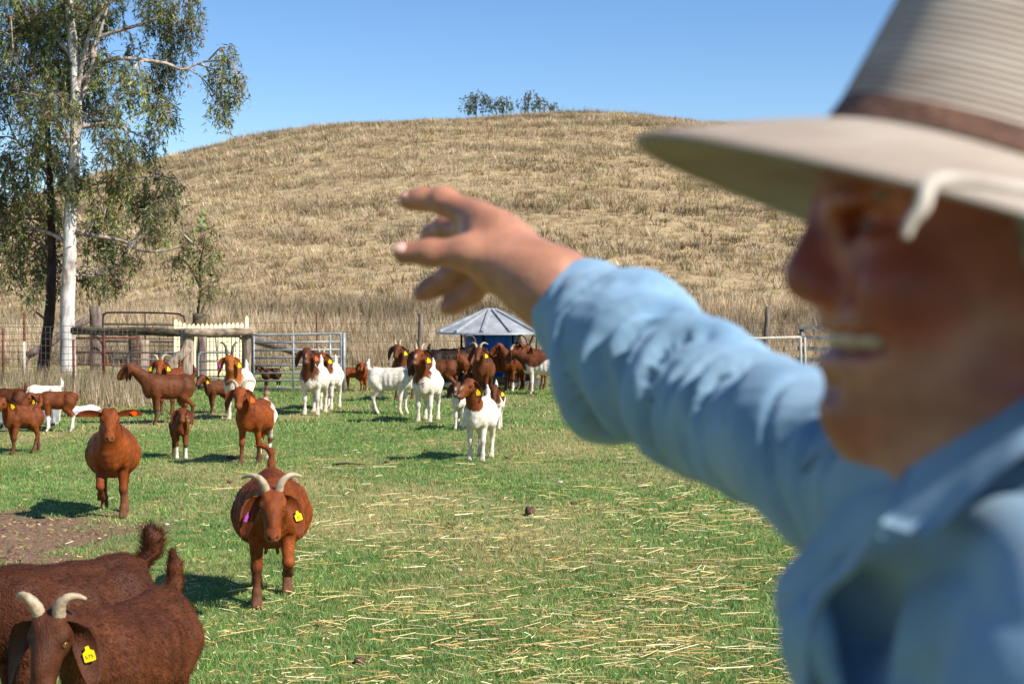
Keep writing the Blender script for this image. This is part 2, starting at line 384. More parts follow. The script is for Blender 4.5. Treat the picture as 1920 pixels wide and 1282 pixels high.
# bare dirt (red channel) and dry ground (green channel) as real patches of the paddock
def dirt_w(x, y):
    def blob(px, py, rx, ry):
        c = G(px, py); return ((x - c[0]) / rx) ** 2 + ((y - c[1]) / ry) ** 2
    nn = .35 * np.sin(x * 3.1 + y * 1.3) + .25 * np.sin(x * 7.3 - y * 5.1) + .2 * np.sin(y * 9 + x * 4)
    a = np.minimum(blob(70, 1010, 1.05, 1.5), blob(-120, 1010, 1.2, 1.6))
    return np.clip((1.1 + .55 * nn - a) * 1.1, 0, 1)
def dry_w(x, y):
    nn = .5 + .5 * (np.sin(x * .9 + 1.3 * np.sin(y * .5)) * np.sin(y * .45 + np.sin(x * .6)))
    n2 = .5 + .5 * np.sin(x * 2.7 + y * .8) * np.sin(y * 2.1 - x)
    w = np.clip(nn * .75 + n2 * .35 - .52, 0, 1) * 1.6
    u = CX + F * x / np.maximum(y, 1)
    left = np.clip((330 - u) / 120, 0, 1) * np.clip((y - 20.5) / 2.5, 0, 1)
    yard = np.clip((y - 34.5) / 1.5, 0, 1)
    return np.clip(np.maximum(np.maximum(w * .85, left * .9), yard), 0, 1)
gx = np.concatenate([[-600, -200, -80], np.concatenate([np.linspace(-40, -9, 60), np.linspace(-8.8, 9, 179), np.linspace(9.5, 40, 60)]), [80, 200, 600.]])
gy = np.concatenate([[-300, -60, -10], np.concatenate([np.linspace(0, 5, 11), np.linspace(5.1, 16, 110), np.linspace(16.3, 45, 97)]), [60, 100, 300, 900.]])
X, Y = np.meshgrid(gx, gy, indexing='ij'); Vg = np.stack([X, Y, 0 * X], -1).reshape(-1, 3)
nx, ny = len(gx), len(gy); I = np.arange(nx * ny).reshape(nx, ny)
Fg = np.stack([I[:-1, :-1], I[1:, :-1], I[1:, 1:], I[:-1, 1:]], -1).reshape(-1, 4)
cg = np.zeros((len(Vg), 3)); cg[:, 0] = dirt_w(Vg[:, 0], Vg[:, 1]); cg[:, 1] = dry_w(Vg[:, 0], Vg[:, 1]); cg[:, 1] *= 1 - cg[:, 0]
gm = pnoise_mat('paddock_soil_and_turf', [srgb(96, 122, 58), srgb(74, 108, 44), srgb(138, 128, 84)], [1.7, 9], dirt=[srgb(124, 98, 78), srgb(166, 146, 104)])
obj('ground', Vg, Fg, gm, cols=cg, kind='structure')
us = np.linspace(-2600, 4200, 230); ysn = np.concatenate([[HY0 - .6], np.linspace(HY0, HYC + 20, 120), np.linspace(HYC + 28, 290, 14)])
U, Y = np.meshgrid(us, ysn, indexing='ij'); X = (U - CX) / F * Y
Z = hill_z(X, Y); Z[:, 0] = -.3; Z[:, 1] = -.02; Z[:, -1] = -.5
I = np.arange(U.size).reshape(U.shape)
Fh = np.stack([I[:-1, :-1], I[1:, :-1], I[1:, 1:], I[:-1, 1:]], -1).reshape(-1, 4)
hm = pnoise_mat('dry_hill_soil', [srgb(152, 131, 98), srgb(130, 111, 80), srgb(168, 148, 112)], [.5, 2.2], bs=5)
obj('hill', np.stack([X, Y, Z], -1).reshape(-1, 3), Fh, hm, kind='structure')

# ------------------------------------------------------------------ grass as blades
def blades(base, h, wd, lean, cols, tipf=1.15, ang=None):
    n = len(base); a = rng.uniform(0, 2 * np.pi, n) if ang is None else ang
    la = rng.uniform(0, 2 * np.pi, n); sx = np.stack([np.cos(a), np.sin(a), 0 * a], -1) * wd[:, None] / 2
    tip = base + np.stack([np.cos(la) * lean * h, np.sin(la) * lean * h, h], -1)
    V = np.stack([base - sx, base + sx, tip], 1).reshape(-1, 3)
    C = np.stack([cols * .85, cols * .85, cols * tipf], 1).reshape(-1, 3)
    return V, np.arange(3 * n).reshape(n, 3), C
def frustum(n, y0, y1, u0=-260, u1=2180):
    y = np.sqrt(rng.uniform(y0 * y0, y1 * y1, n)); u = rng.uniform(u0, u1, n); return (u - CX) / F * y, y
Vs, Fs, Cs = [], [], []; nv = 0
greens = np.array([srgb(116, 154, 80), srgb(102, 142, 72), srgb(134, 166, 92), srgb(88, 128, 62)]); drys = np.array([srgb(176, 158, 100), srgb(196, 178, 122), srgb(150, 132, 84)])
for n, y0, y1, h0, h1, w0 in ((340000, 5.4, 10, .018, .055, .0055), (270000, 10, 18, .022, .055, .009), (240000, 18, 36.6, .03, .07, .018)):
    x, y = frustum(n, y0, y1); dw = dirt_w(x, y); dr = dry_w(x, y)
    clump = vnoise(np.stack([x, y, 0 * x], -1), 5.5, 3) + .7 * vnoise(np.stack([x, y, 0 * x], -1), 14, 5)
    keep = (rng.random(n) > dw * .97) & (rng.random(n) < .8 + .35 * clump) & ((rng.random(n) > dr * .6))
    x, y, dr, clump = x[keep], y[keep], dr[keep], clump[keep]; n = len(x)
    h = .72 * rng.uniform(h0, h1, n) * (1 + .35 * np.clip(clump, -1, 1)); wd = w0 * rng.uniform(.6, 1.3, n)
    isdry = rng.random(n) < .13 + .6 * dr + .1 * (rng.random(n) < .3)
    c = np.where(isdry[:, None], drys[rng.integers(0, 3, n)], greens[rng.integers(0, 4, n)]) * rng.uniform(.75, 1.2, n)[:, None]
    V, Fc, C = blades(np.stack([x, y, 0 * x - .003], -1), h, wd, rng.uniform(.2, 1.1, n), c)
    Vs.append(V); Fs.append(Fc + nv); Cs.append(C); nv += len(V)
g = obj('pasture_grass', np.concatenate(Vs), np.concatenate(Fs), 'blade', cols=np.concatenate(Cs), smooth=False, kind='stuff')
tag(g, 'short green pasture grass with dry patches across the goat paddock', 'grass')

def tufts(x, y, z, hmin, hmax, nb, spread, wd, pal, lean=.7):
    n = len(x); bx = np.repeat(np.stack([x, y, z], -1), nb, 0); m = len(bx)
    band = 1 + .22 * np.sin(z * 4.3 + 1.5 * np.sin(x * .21) + .8 * np.sin(x * .53 + y * .1)) + .2 * vnoise(np.stack([x, y, 0 * x], -1), .16, 77)
    sz = np.repeat(rng.uniform(.55, 1.25, n), nb); tone = np.repeat(rng.uniform(.72, 1.18, n) * band, nb)[:, None]
    th = rng.uniform(0, 2 * np.pi, m); rr = np.sqrt(rng.random(m)) * spread * sz
    b = bx + np.stack([np.cos(th) * rr, np.sin(th) * rr, 0 * rr - .05], -1)
    h = rng.uniform(hmin, hmax, m) * sz
    pi = np.repeat(rng.integers(0, len(pal), n), nb); c = np.asarray(pal)[pi] * tone * rng.uniform(.8, 1.15, m)[:, None]
    a = rng.uniform(0, 2 * np.pi, m)
    sx = np.stack([np.cos(a), np.sin(a), 0 * a], -1) * (wd * rng.uniform(.6, 1.4, m))[:, None]
    ln = rng.uniform(.1, lean, m); tip = b + np.stack([np.cos(th) * ln * h, np.sin(th) * ln * h, h], -1)
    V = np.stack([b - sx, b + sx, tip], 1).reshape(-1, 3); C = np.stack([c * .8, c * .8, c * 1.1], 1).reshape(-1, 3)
    return V, np.arange(3 * m).reshape(m, 3), C
tan = [srgb(202, 180, 148), srgb(192, 168, 135), srgb(212, 194, 165), srgb(176, 152, 119), srgb(178, 167, 127), srgb(196, 174, 142)]
n = 80000; x, y = frustum(n, HY0 + .4, HYC + 6, -330, 2250)
cl = vnoise(np.stack([x, y, 0 * x], -1), .55, 21) + .8 * vnoise(np.stack([x, y, 0 * x], -1), 1.4, 22)
k = rng.random(n) < .52 + .55 * cl; x, y = x[k], y[k]
V1, F1, C1 = tufts(x, y, hill_z(x, y), .14, .42, 15, .22, .018, [tuple(.97 * v for v in c) for c in tan] + [srgb(150, 140, 92), srgb(140, 116, 82)], 1.0)
n = 5200; x2, y2 = frustum(n, HYC - 22, HYC + 4, -330, 2250)
V2, F2, C2 = tufts(x2, y2, hill_z(x2, y2), .25, .7, 10, .15, .014, tan)
n = 90000; x4, y4 = frustum(n, HY0 + .4, HYC + 4, -330, 2250)
V4, F4, C4 = tufts(x4, y4, hill_z(x4, y4), .06, .2, 8, .26, .016, tan + [srgb(156, 146, 96)], 1.4)
F2 = np.concatenate([F2, F4 + len(V2)]); V2 = np.concatenate([V2, V4]); C2 = np.concatenate([C2, C4])
n = 3600; x3, y3 = frustum(n, HY0 + .4, HYC - 10, -330, 2250)
k3 = vnoise(np.stack([x3, y3, 0 * x3], -1), .4, 31) > .25; x3, y3 = x3[k3], y3[k3]
V3, F3, C3 = tufts(x3, y3, hill_z(x3, y3), .15, .4, 16, .22, .02, [srgb(120, 118, 62), srgb(104, 84, 58), srgb(136, 128, 70), srgb(92, 74, 54)])
V = np.concatenate([V1, V2, V3]); Fc = np.concatenate([F1, F2 + len(V1), F3 + len(V1) + len(V2)])
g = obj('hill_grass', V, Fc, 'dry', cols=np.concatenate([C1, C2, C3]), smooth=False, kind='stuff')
tag(g, 'dry tan tussock grass covering the whole hillside', 'grass')
# tall dry grass along the foot of the hill and round the yard fence on the left
n = 8500; x, y = frustum(n, 36.0, 45, -330, 2250); z = np.maximum(hill_z(x, y), 0) * (y > HY0)
V1, F1, C1 = tufts(x, y, z, .22, .66, 12, .16, .011, tan, .5)
n = 2600; y = rng.uniform(22.0, 28.5, n); u = rng.uniform(-260, 330, n); x = (u - CX) / F * y
k = rng.random(n) < np.clip((y - 21.5) / 3, 0, 1) * np.clip((345 - u) / 70, 0, 1); x, y = x[k], y[k]
V2, F2, C2 = tufts(x, y, 0 * x, .12, .52, 11, .11, .008, tan + [srgb(120, 126, 66)], .45)
n = 500; y = rng.uniform(28, 34, n); u = rng.uniform(420, 760, n); x = (u - CX) / F * y
k = (y > 33.2) ; x, y = x[k], y[k]
V3, F3, C3 = tufts(x, y, 0 * x, .2, .6, 11, .12, .01, tan, .45)
g = obj('tall_dry_grass', np.concatenate([V1, V2, V3]), np.concatenate([F1, F2 + len(V1), F3 + len(V1) + len(V2)]), 'dry', cols=np.concatenate([C1, C2, C3]), smooth=False, kind='stuff')
tag(g, 'tall dry grass stems along the fences at the foot of the hill', 'grass')

# ------------------------------------------------------------------ straw litter
def straw_mesh(x, y, ln, wd, cols):
    n = len(x); a = rng.normal(0, .55, n) + np.where(rng.random(n) < .3, rng.uniform(0, np.pi, n), 0); bend = rng.normal(0, .05, n) + np.where(rng.random(n) < .12, rng.normal(0, .35, n), 0)
    z0 = rng.uniform(.008, .035, n); z1 = rng.uniform(.008, .035, n); zm = (z0 + z1) / 2 + rng.uniform(-.003, .005, n)
    pts = []
    for t, z in ((-.5, z0), (0, zm), (.5, z1)):
        aa = a + bend * t * 2; pts.append(np.stack([x + np.cos(aa) * ln * t, y + np.sin(aa) * ln * t, z], -1))
    side = np.stack([-np.sin(a), np.cos(a), 0 * a], -1) * wd[:, None] / 2; up = np.stack([0 * a, 0 * a, wd * .7], -1)
    V = np.stack([np.stack([p - side, p + side, p + up], 1) for p in pts], 1).reshape(-1, 3)      # 9 verts each
    f = []
    for s in range(2):
        for k in range(3): f.append([s * 3 + k, s * 3 + (k + 1) % 3, s * 3 + 3 + (k + 1) % 3, s * 3 + 3 + k])
    Fc = (np.arange(n)[:, None, None] * 9 + np.array(f)[None]).reshape(-1, 4)
    return V, Fc, np.repeat(cols, 9, 0)
straws = np.array([1, .96, .83]) * np.array([srgb(240, 222, 168), srgb(226, 202, 140), srgb(214, 184, 118), srgb(248, 236, 196), srgb(196, 162, 106)])
xs, ys_, ls, ws = [], [], [], []
def scatter(n, u0, u1, v0, v1, l0, l1, w, clust=None):
    u = rng.uniform(u0, u1, n); v = rng.uniform(v0, v1, n); d = F * CAMZ / (v - HZ); x = (u - CX) / F * d
    nn = vnoise(np.stack([x, d, 0 * x], -1), 1.9, 41) + .8 * vnoise(np.stack([x, d, 0 * x], -1), 4.4, 43)
    k = rng.random(n) < (.45 + .5 * nn if clust is None else clust) ; k &= rng.random(n) > dirt_w(x, d) * .6
    xs.append(x[k]); ys_.append(d[k]); m = k.sum(); ls.append(l0 + (l1 - l0) * rng.random(m) ** 2.2); ws.append(w * rng.uniform(.4, 1.0, m))
scatter(3000, 420, 1900, 1110, 1420, .03, .26, .0060)
scatter(2200, 560, 1750, 930, 1150, .03, .24, .0070)
scatter(700, 980, 1800, 880, 980, .04, .24, .0075)
scatter(4200, 330, 1900, 960, 1420, .012, .06, .0058, .8)
scatter(1500, -100, 2000, 700, 1100, .02, .09, .009, .5)
scatter(260, 360, 1500, 820, 1000, .06, .28, .009, .6)
x = np.concatenate(xs); y = np.concatenate(ys_); ln = np.concatenate(ls); wd = np.concatenate(ws)
V, Fc, C = straw_mesh(x, y, ln, wd, straws[rng.integers(0, 5, len(x))] * rng.uniform(.6, 1.05, len(x))[:, None])
g = obj('scattered_straw', V, Fc, 'straw', cols=C, smooth=False, kind='stuff')
tag(g, 'loose pale straw stalks strewn over the short green grass', 'straw')

# ================================================================== FENCES, GATES, YARD
def pipe(a, b, r, m, parent, name='rail', n=8): return MB().tube([a, b], r, n).obj(name, m, parent, True)
def vpost(name, px, d, ztop, r, m, parent, tilt=(0, 0), n=8, zb=0.0, rough=.0):
    b = P(px, HZ, d); b[2] = zb - .06
    zs = np.linspace(0, 1, 7); pts = [[b[0] + tilt[0] * t, d + tilt[1] * t, b[2] + (ztop - b[2]) * t] for t in zs]
    if rough: pts = [[p[0] + random.uniform(-rough, rough), p[1] + random.uniform(-rough, rough), p[2]] for p in pts]
    return MB().tube(pts, [r * random.uniform(.93, 1.07) if rough else r for _ in zs], n, jitter=.08 if rough else 0).obj(name, m, parent, True)
def zpx(py, d): return P(CX, py, d)[2]
def xpx(px, d): return (px - CX) / F * d
# weathered timber rail fence
D = 25.9
t = thing('timber_yard_fence', 'weathered timber posts and top rail with a slanting brace beside the picket panel', 'fence', G(350, 738))
o0 = np.array(t.location)
def loc(p): return np.asarray(p) - o0
def tl(parts, name, m, smooth=True):
    b = MB()
    for pts, r, n, j in parts: b.tube([loc(p) for p in pts], r, n, jitter=j)
    return b.obj(name, m, t, smooth)
def jl(a, b, n=9, s=.012): return [np.asarray(a) + (np.asarray(b) - np.asarray(a)) * q + np.array([random.uniform(-s, s), random.uniform(-s, s), random.uniform(-s, s)]) for q in np.linspace(0, 1, n)]
for px, top, w_, d, m in ((350, 617, .125, 25.6, 'wood_old'), (464, 616, .118, 26.0, 'wood_old'), (250, 622, .11, 30.5, 'wood_dark'), (268, 636, .13, 30.9, 'wood_old'), (378, 628, .10, 27.3, 'wood_grey')):
    x = xpx(px, d); tl([(jl((x, d, -.05), (x + .01, d, zpx(top, d)), 8, .008), w_, 10, .06)], 'post', m)
tl([(jl(P(136, 620, 26.6), P(352, 623, 25.55), 8, .008), .076, 10, .03)], 'rail', 'wood_dark')
tl([(jl(P(346, 624, 25.45), P(474, 622, 25.9), 6, .008), .078, 10, .03)], 'rail', 'wood_h')
tl([(jl(P(352, 652, 25.5), P(300, 706, 25.3), 7), .085, 9, .06)], 'brace', 'wood_old')
# dark corner post with brace behind the trees
t2 = thing('corner_strainer_post', 'grey timber strainer post with long dark brace behind the white-trunked tree', 'post', G(180, 700))
o0 = np.array(t2.location); t = t2
x = xpx(180, 33.5); tl([(jl((x, 33.5, -.05), (x, 33.5, zpx(574, 33.5)), 8, .01), .15, 10, .07)], 'post', 'wood_grey')
tl([(jl(P(167, 598, 33.4), P(50, 668, 33), 9, .02), .09, 8, .06)], 'brace', 'wood_grey')
t = thing('old_stump_post', 'tall dark timber post rising behind the cream picket panel', 'post', G(370, 690)); o0 = np.array(t.location)
x = xpx(369, 34.5); tl([(jl((x, 34.5, -.05), (x + .05, 34.5, zpx(588, 34.5)), 8, .012), .17, 10, .08)], 'post', 'wood_dark')
# dark bowed pipe hurdle
t = thing('pipe_hurdle', 'dark bent pipe hurdle with rounded corners behind the timber rail', 'hurdle', G(270, 690)); o0 = np.array(t.location)
D = 33.0
tl([(smoothpath([P(193, 700, D), P(193, 600, D), P(197, 589, D), P(206, 586, D), P(270, 586, D), P(330, 588, D), P(340, 592, D), P(346, 603, D), P(347, 700, D)], 4), .022, 8, 0)], 'frame', 'blackpipe')
for py in (608, 640, 662): tl([([P(193, py, D), P(346, py + 1, D)], .017, 8, 0)], 'rail', 'blackpipe')
tl([([P(272, 586, D), P(272, 700, D)], .017, 8, 0)], 'upright', 'blackpipe')
# rusty steel panel
t = thing('rusty_steel_panel', 'rusty red steel pipe panel standing behind the netting fence', 'panel', G(195, 705)); o0 = np.array(t.location)
D = 29.5
for py in (634, 661, 684): tl([([P(128, py, D), P(262, py - 1, D)], .022, 8, 0)], 'rail', 'rust')
for px in (137, 195, 258): tl([([P(px, 630, D), P(px, 714, D)], .024, 8, 0)], 'upright', 'rust')
# cream picket panel
D = 31.0
t = thing('cream_picket_panel', 'cream painted picket panel with pointed pales behind the yard gates', 'picket fence', G(400, 706)); o0 = np.array(t.location)
def rotz(a): c, s = math.cos(a), math.sin(a); return np.array([[c, -s, 0], [s, c, 0], [0, 0, 1.]])
tops = [(338, 597), (345, 601), (352, 604), (360, 606)] + [(367 + 7.3 * i, 606 - (i > 6) * 1.5) for i in range(12)] + [(456, 592)]
for i, (px, py) in enumerate(tops):
    if 341 < px < 386 and i not in (0, 1): ytop = py
    x = xpx(px, D); z1 = zpx(py, D); wv = .039; zb = zpx(704, D); b = MB()
    pr = [(-wv, zb), (wv, zb), (wv, z1 - .07), (wv * .95, z1 - .05), (0, z1), (-wv * .95, z1 - .05), (-wv, z1 - .07)]
    yaw = R(32); xr = x - xpx(397, D); V = [loc((xpx(397, D) + xr + a * math.cos(yaw) - dy * math.sin(yaw), D + (xr + a) * math.tan(yaw) + dy * math.cos(yaw), z)) for dy in (-.01, .01) for a, z in pr]; k = len(pr)
    b.add(V, [tuple(range(k)), tuple(range(2 * k - 1, k - 1, -1))] + [(i2, i2 + k, (i2 + 1) % k + k, (i2 + 1) % k) for i2 in range(k)])
    b.obj('picket', 'cream', t, False)
for py in (622, 690): MB().box(loc((xpx(397, D) - .02, D + .045, zpx(py, D))), ((xpx(459, D) - xpx(336, D)) / math.cos(R(32)), .045, .07), rotz(R(32))).obj('rail', 'cream', t)
# arched mesh gate
D = 27.6
t = thing('arched_mesh_gate', 'small dark arched gate filled with square wire mesh before the cream pickets', 'gate', G(420, 722)); o0 = np.array(t.location)
tl([(smoothpath([P(381, 720, D), P(381, 645, D), P(384, 635, D), P(393, 631, D), P(445, 631, D), P(452, 635, D), P(455, 645, D), P(455, 720, D)], 4), .02, 8, 0)], 'frame', 'blackpipe')
tl([([P(404, 631, D), P(411, 718, D)], .016, 8, 0)], 'brace', 'galv_dark')
b = MB()
for i in range(1, 11): px = 381 + 74 * i / 11; b.tube([loc(P(px, 632, D)), loc(P(px, 719, D))], .0045, 4)
for i in range(1, 10): py = 632 + 86 * i / 10; b.tube([loc(P(381, py, D)), loc(P(455, py, D))], .0045, 4)
b.obj('wire_mesh', 'wire', t, False, 'stuff')
# low galvanised hurdle, two bays
for (x0, x1, dd, lab) in ((372, 436, 26.7, 'low galvanised hurdle with rounded corner under the arched mesh gate'), (305, 342, 28.2, 'narrow galvanised hurdle behind the slanting timber brace'), (212, 304, 29.0, 'dark low pipe hurdle behind the profile brown goat')):
    t = thing('low_pipe_hurdle', lab, 'hurdle', G((x0 + x1) / 2, HZ + F * CAMZ / dd)); o0 = np.array(t.location)
    mm = 'galv' if x0 > 300 else 'galv_dark'; yb = HZ + F * CAMZ / dd - 4
    tl([(smoothpath([P(x0, yb + 3, dd), P(x0, 672, dd), P(x0 + 3, 663, dd), P(x0 + 9, 661, dd), P(x1 - 9, 661, dd), P(x1 - 3, 663, dd), P(x1, 672, dd), P(x1, yb + 3, dd)], 4), .02, 8, 0)], 'frame', mm)
    for py in np.linspace(661, yb, 5)[1:]: tl([([P(x0, py, dd), P(x1, py, dd)], .016, 8, 0)], 'rail', mm)
# big galvanised gate
D = 25.9
t = thing('galvanised_gate', 'long galvanised eight-rail gate with rounded end hung on the timber post', 'gate', G(555, 735)); o0 = np.array(t.location)
tl([(smoothpath([P(474, 628, D), P(560, 627, D), P(630, 625, D), P(636, 627, D), P(639, 633, D), P(640, 734, D)], 5), .022, 8, 0)], 'frame', 'galv')
for py in (641.5, 656, 670, 684.5, 699, 713, 727): tl([([P(474, py + .8, D), P(640, py - 1, D)], .019, 8, 0)], 'rail', 'galv')
for px in (476, 550, 619): tl([([P(px, 627, D), P(px, 728, D)], .02, 8, 0)], 'upright', 'galv')
tl([([P(645, 624, D), P(645, 737, D)], .03, 8, 0)], 'end_post', 'galv')
# fallen log behind the gate
t = thing('leaning_log', 'grey dead log leaning down behind the galvanised gate', 'log', G(530, 700)); o0 = np.array(t.location)
tl([(jl(P(470, 633, 29.5), P(545, 655, 29.8), 6, .02) + jl(P(560, 660, 29.9), P(640, 706, 30.3), 5, .03), np.linspace(.11, .06, 11), 8, .08)], 'trunk', 'wood_grey')
# netting fence on the left
t = thing('netting_fence', 'rusty steel post and wire netting fence running behind the white-trunked gum', 'fence', G(45, 735)); o0 = np.array(t.location)
FA = lambda px: 26.2 - (px - 130) / 220 * .5
for px, top, m, r in ((-120, 612, 'rust', .022), (5, 615, 'rust', .022), (45.5, 586, 'rust', .02), (137, 636, 'rust', .024), (195, 625, 'rust', .018)):
    d = FA(px); tl([([(xpx(px, d), d, -.05), (xpx(px, d), d, zpx(top, d))], r, 6, 0)], 'post', m)
d = FA(44) - .06; tl([([(xpx(44, d), d, 0.12), (xpx(44, d), d, zpx(640, d))], .032, 8, 0)], 'pipe_sleeve', 'stone')
b = MB()
for i in range(10):
    py = 612 + 12.4 * i; b.tube([loc(P(px, py + 1.5 * math.sin(px * .03 + i), FA(px))) for px in np.linspace(-200, 345, 22)], .005, 4)
for px in np.arange(-195, 345, 8.5): b.tube([loc(P(px, 613, FA(px))), loc(P(px, 728, FA(px)))], .0035, 4)
b.obj('wire_netting', 'wire', t, False, 'stuff')
# long boundary fence at the foot of the hill
t = thing('boundary_fence', 'thin leaning posts and wires at the foot of the dry hill', 'fence', (0, 35.6, 0)); o0 = np.array(t.location); D = 35.6
for px, top, m, r, tx in ((-140, 600, 'wood_grey', .06, 0), (594, 588, 'rust', .02, 0), (785, 588, 'wood_grey', .065, .06), (1006, 596, 'wood_grey', .05, .05), (1226, 590, 'wood_grey', .055, 0), (1432, 574, 'wood_grey', .075, .12), (1660, 588, 'wood_grey', .06, 0), (1900, 586, 'wood_grey', .06, .05), (2130, 586, 'wood_grey', .06, 0)):
    x = xpx(px, D); tl([(jl((x, D, -.1), (x + tx, D, zpx(top, D)), 6, .006), r, 7, .05)], 'post', m)
for py in (606, 622, 640, 658): b = MB().tube([loc(P(px, py + .8 * math.sin(px * .02), D)) for px in np.linspace(-300, 2250, 60)], .0055, 4).obj('wire', 'wire', t)
# steel rail panel on the right + white pipe rail
D = 29.0
t = thing('steel_rail_panel', 'grey flat-rail steel stock panel at the paddock edge where the pale pipe rail ends', 'panel', G(1600, HZ + F * CAMZ / D)); o0 = np.array(t.location)
for i, py in enumerate((614, 633, 653, 674, 693)): MB().box(loc((xpx(1600, D), D, zpx(py, D))), (xpx(1706, D) - xpx(1499, D), .04, .075)).obj('rail', 'galv_dark', t)
for px in (1503, 1702): tl([([P(px, 610, D + .05), P(px, 716, D + .05)], .045, 8, 0)], 'post', 'galv_dark')
tl([([P(1509, 632, D - .07), P(1510, 716, D - .07)], .026, 8, 0)], 'latch_pole', 'stone')
tl([([P(1580, 640, D + .06), P(1535, 690, D + .06)], .04, 6, 0)], 'brace', 'galv_dark')
t = thing('white_pipe_rail', 'pale rusting pipe rail joining the steel stock panel', 'rail', G(1500, HZ + F * CAMZ / 28.8)); o0 = np.array(t.location); D = 28.8
tl([([P(1280, 640, D), P(1400, 635, D), P(1501, 632, D)], .028, 8, 0)], 'rail', 'stone'); tl([([P(1501, 632, D), P(1502, 717, D)], .03, 8, 0)], 'post', 'stone'); tl([([P(1284, 640, D), P(1284, 717, D)], .03, 8, 0)], 'post', 'stone')

# ================================================================== FEEDER
FD = 28.2; fc = np.array([xpx(920, FD), FD, 0])
t = thing('stock_feeder', 'round stock feeder with grey conical metal roof over a blue drum', 'feeder', fc); o0 = np.zeros(3)
zt = zpx(581, FD); ze = zpx(622, FD); RR = 1.08; NS = 12
b = MB(); V = []; Fc = []
for ring, (r, z) in enumerate(((.09, zt), (RR, ze), (RR + .005, ze - .035), (RR - .03, ze - .035), (.07, zt - .03))):
    for k in range(48): th = 2 * math.pi * k / 48; V.append((r * math.cos(th), r * math.sin(th), z))
for ring in range(4):
    for k in range(48): Fc.append((ring * 48 + k, ring * 48 + (k + 1) % 48, ring * 48 + 48 + (k + 1) % 48, ring * 48 + 48 + k))
Fc.append(tuple(range(48)))
rf = b.add(V, Fc).obj('roof', 'roof', t, False)
for k in range(NS):
    th = 2 * math.pi * (k + .5) / NS + .12; er = np.array([math.cos(th), math.sin(th), 0]); et = np.array([-math.sin(th), math.cos(th), 0])
    p0 = er * .10 + [0, 0, zt + .012]; p1 = er * (RR - .02) + [0, 0, ze + .022]; ax = nrm(p1 - p0)
    MB().box((p0 + p1) / 2, (np.linalg.norm(p1 - p0), .05, .05), np.stack([ax, et, np.cross(ax, et)], 1)).obj('roof_rib', 'roof', rf)
b = MB(); V = []; Fc = []
pr = [(.30, .16), (.50, .45), (.52, .80), (.54, 1.12), (.50, 1.14)]
for r, z in pr:
    for k in range(36): th = 2 * math.pi * k / 36; V.append((r * math.cos(th), r * math.sin(th), z))
for ring in range(4):
    for k in range(36): Fc.append((ring * 36 + k, ring * 36 + (k + 1) % 36, ring * 36 + 36 + (k + 1) % 36, ring * 36 + 36 + k))
Fc += [tuple(range(36))[::-1], tuple(4 * 36 + k for k in range(36))]
b.add(V, Fc).obj('drum', 'blue', t)
for k in range(6):
    th = 2 * math.pi * k / 6 + .3; c, s = math.cos(th), math.sin(th)
    MB().tube([(c * .60, s * .60, .05), (c * .60, s * .60, zt - (zt - ze) * .56 - .03)], .022, 8).obj('leg', 'black', t, True)
b = MB(); V = []; Fc = []
for r, z in ((.3, .1), (.86, .1), (.9, .20), (.87, .20), (.84, .12), (.3, .13)):
    for k in range(36): th = 2 * math.pi * k / 36; V.append((r * math.cos(th), r * math.sin(th), z))
for ring in range(6):
    for k in range(36): Fc.append((ring * 36 + k, ring * 36 + (k + 1) % 36, ((ring + 1) % 6) * 36 + (k + 1) % 36, ((ring + 1) % 6) * 36 + k))
b.add(V, Fc).obj('feed_tray', 'black', t)
for sy in (-.6, .6): MB().box((0, sy, .05), (2.0, .1, .1)).obj('skid', 'galv_dark', t)

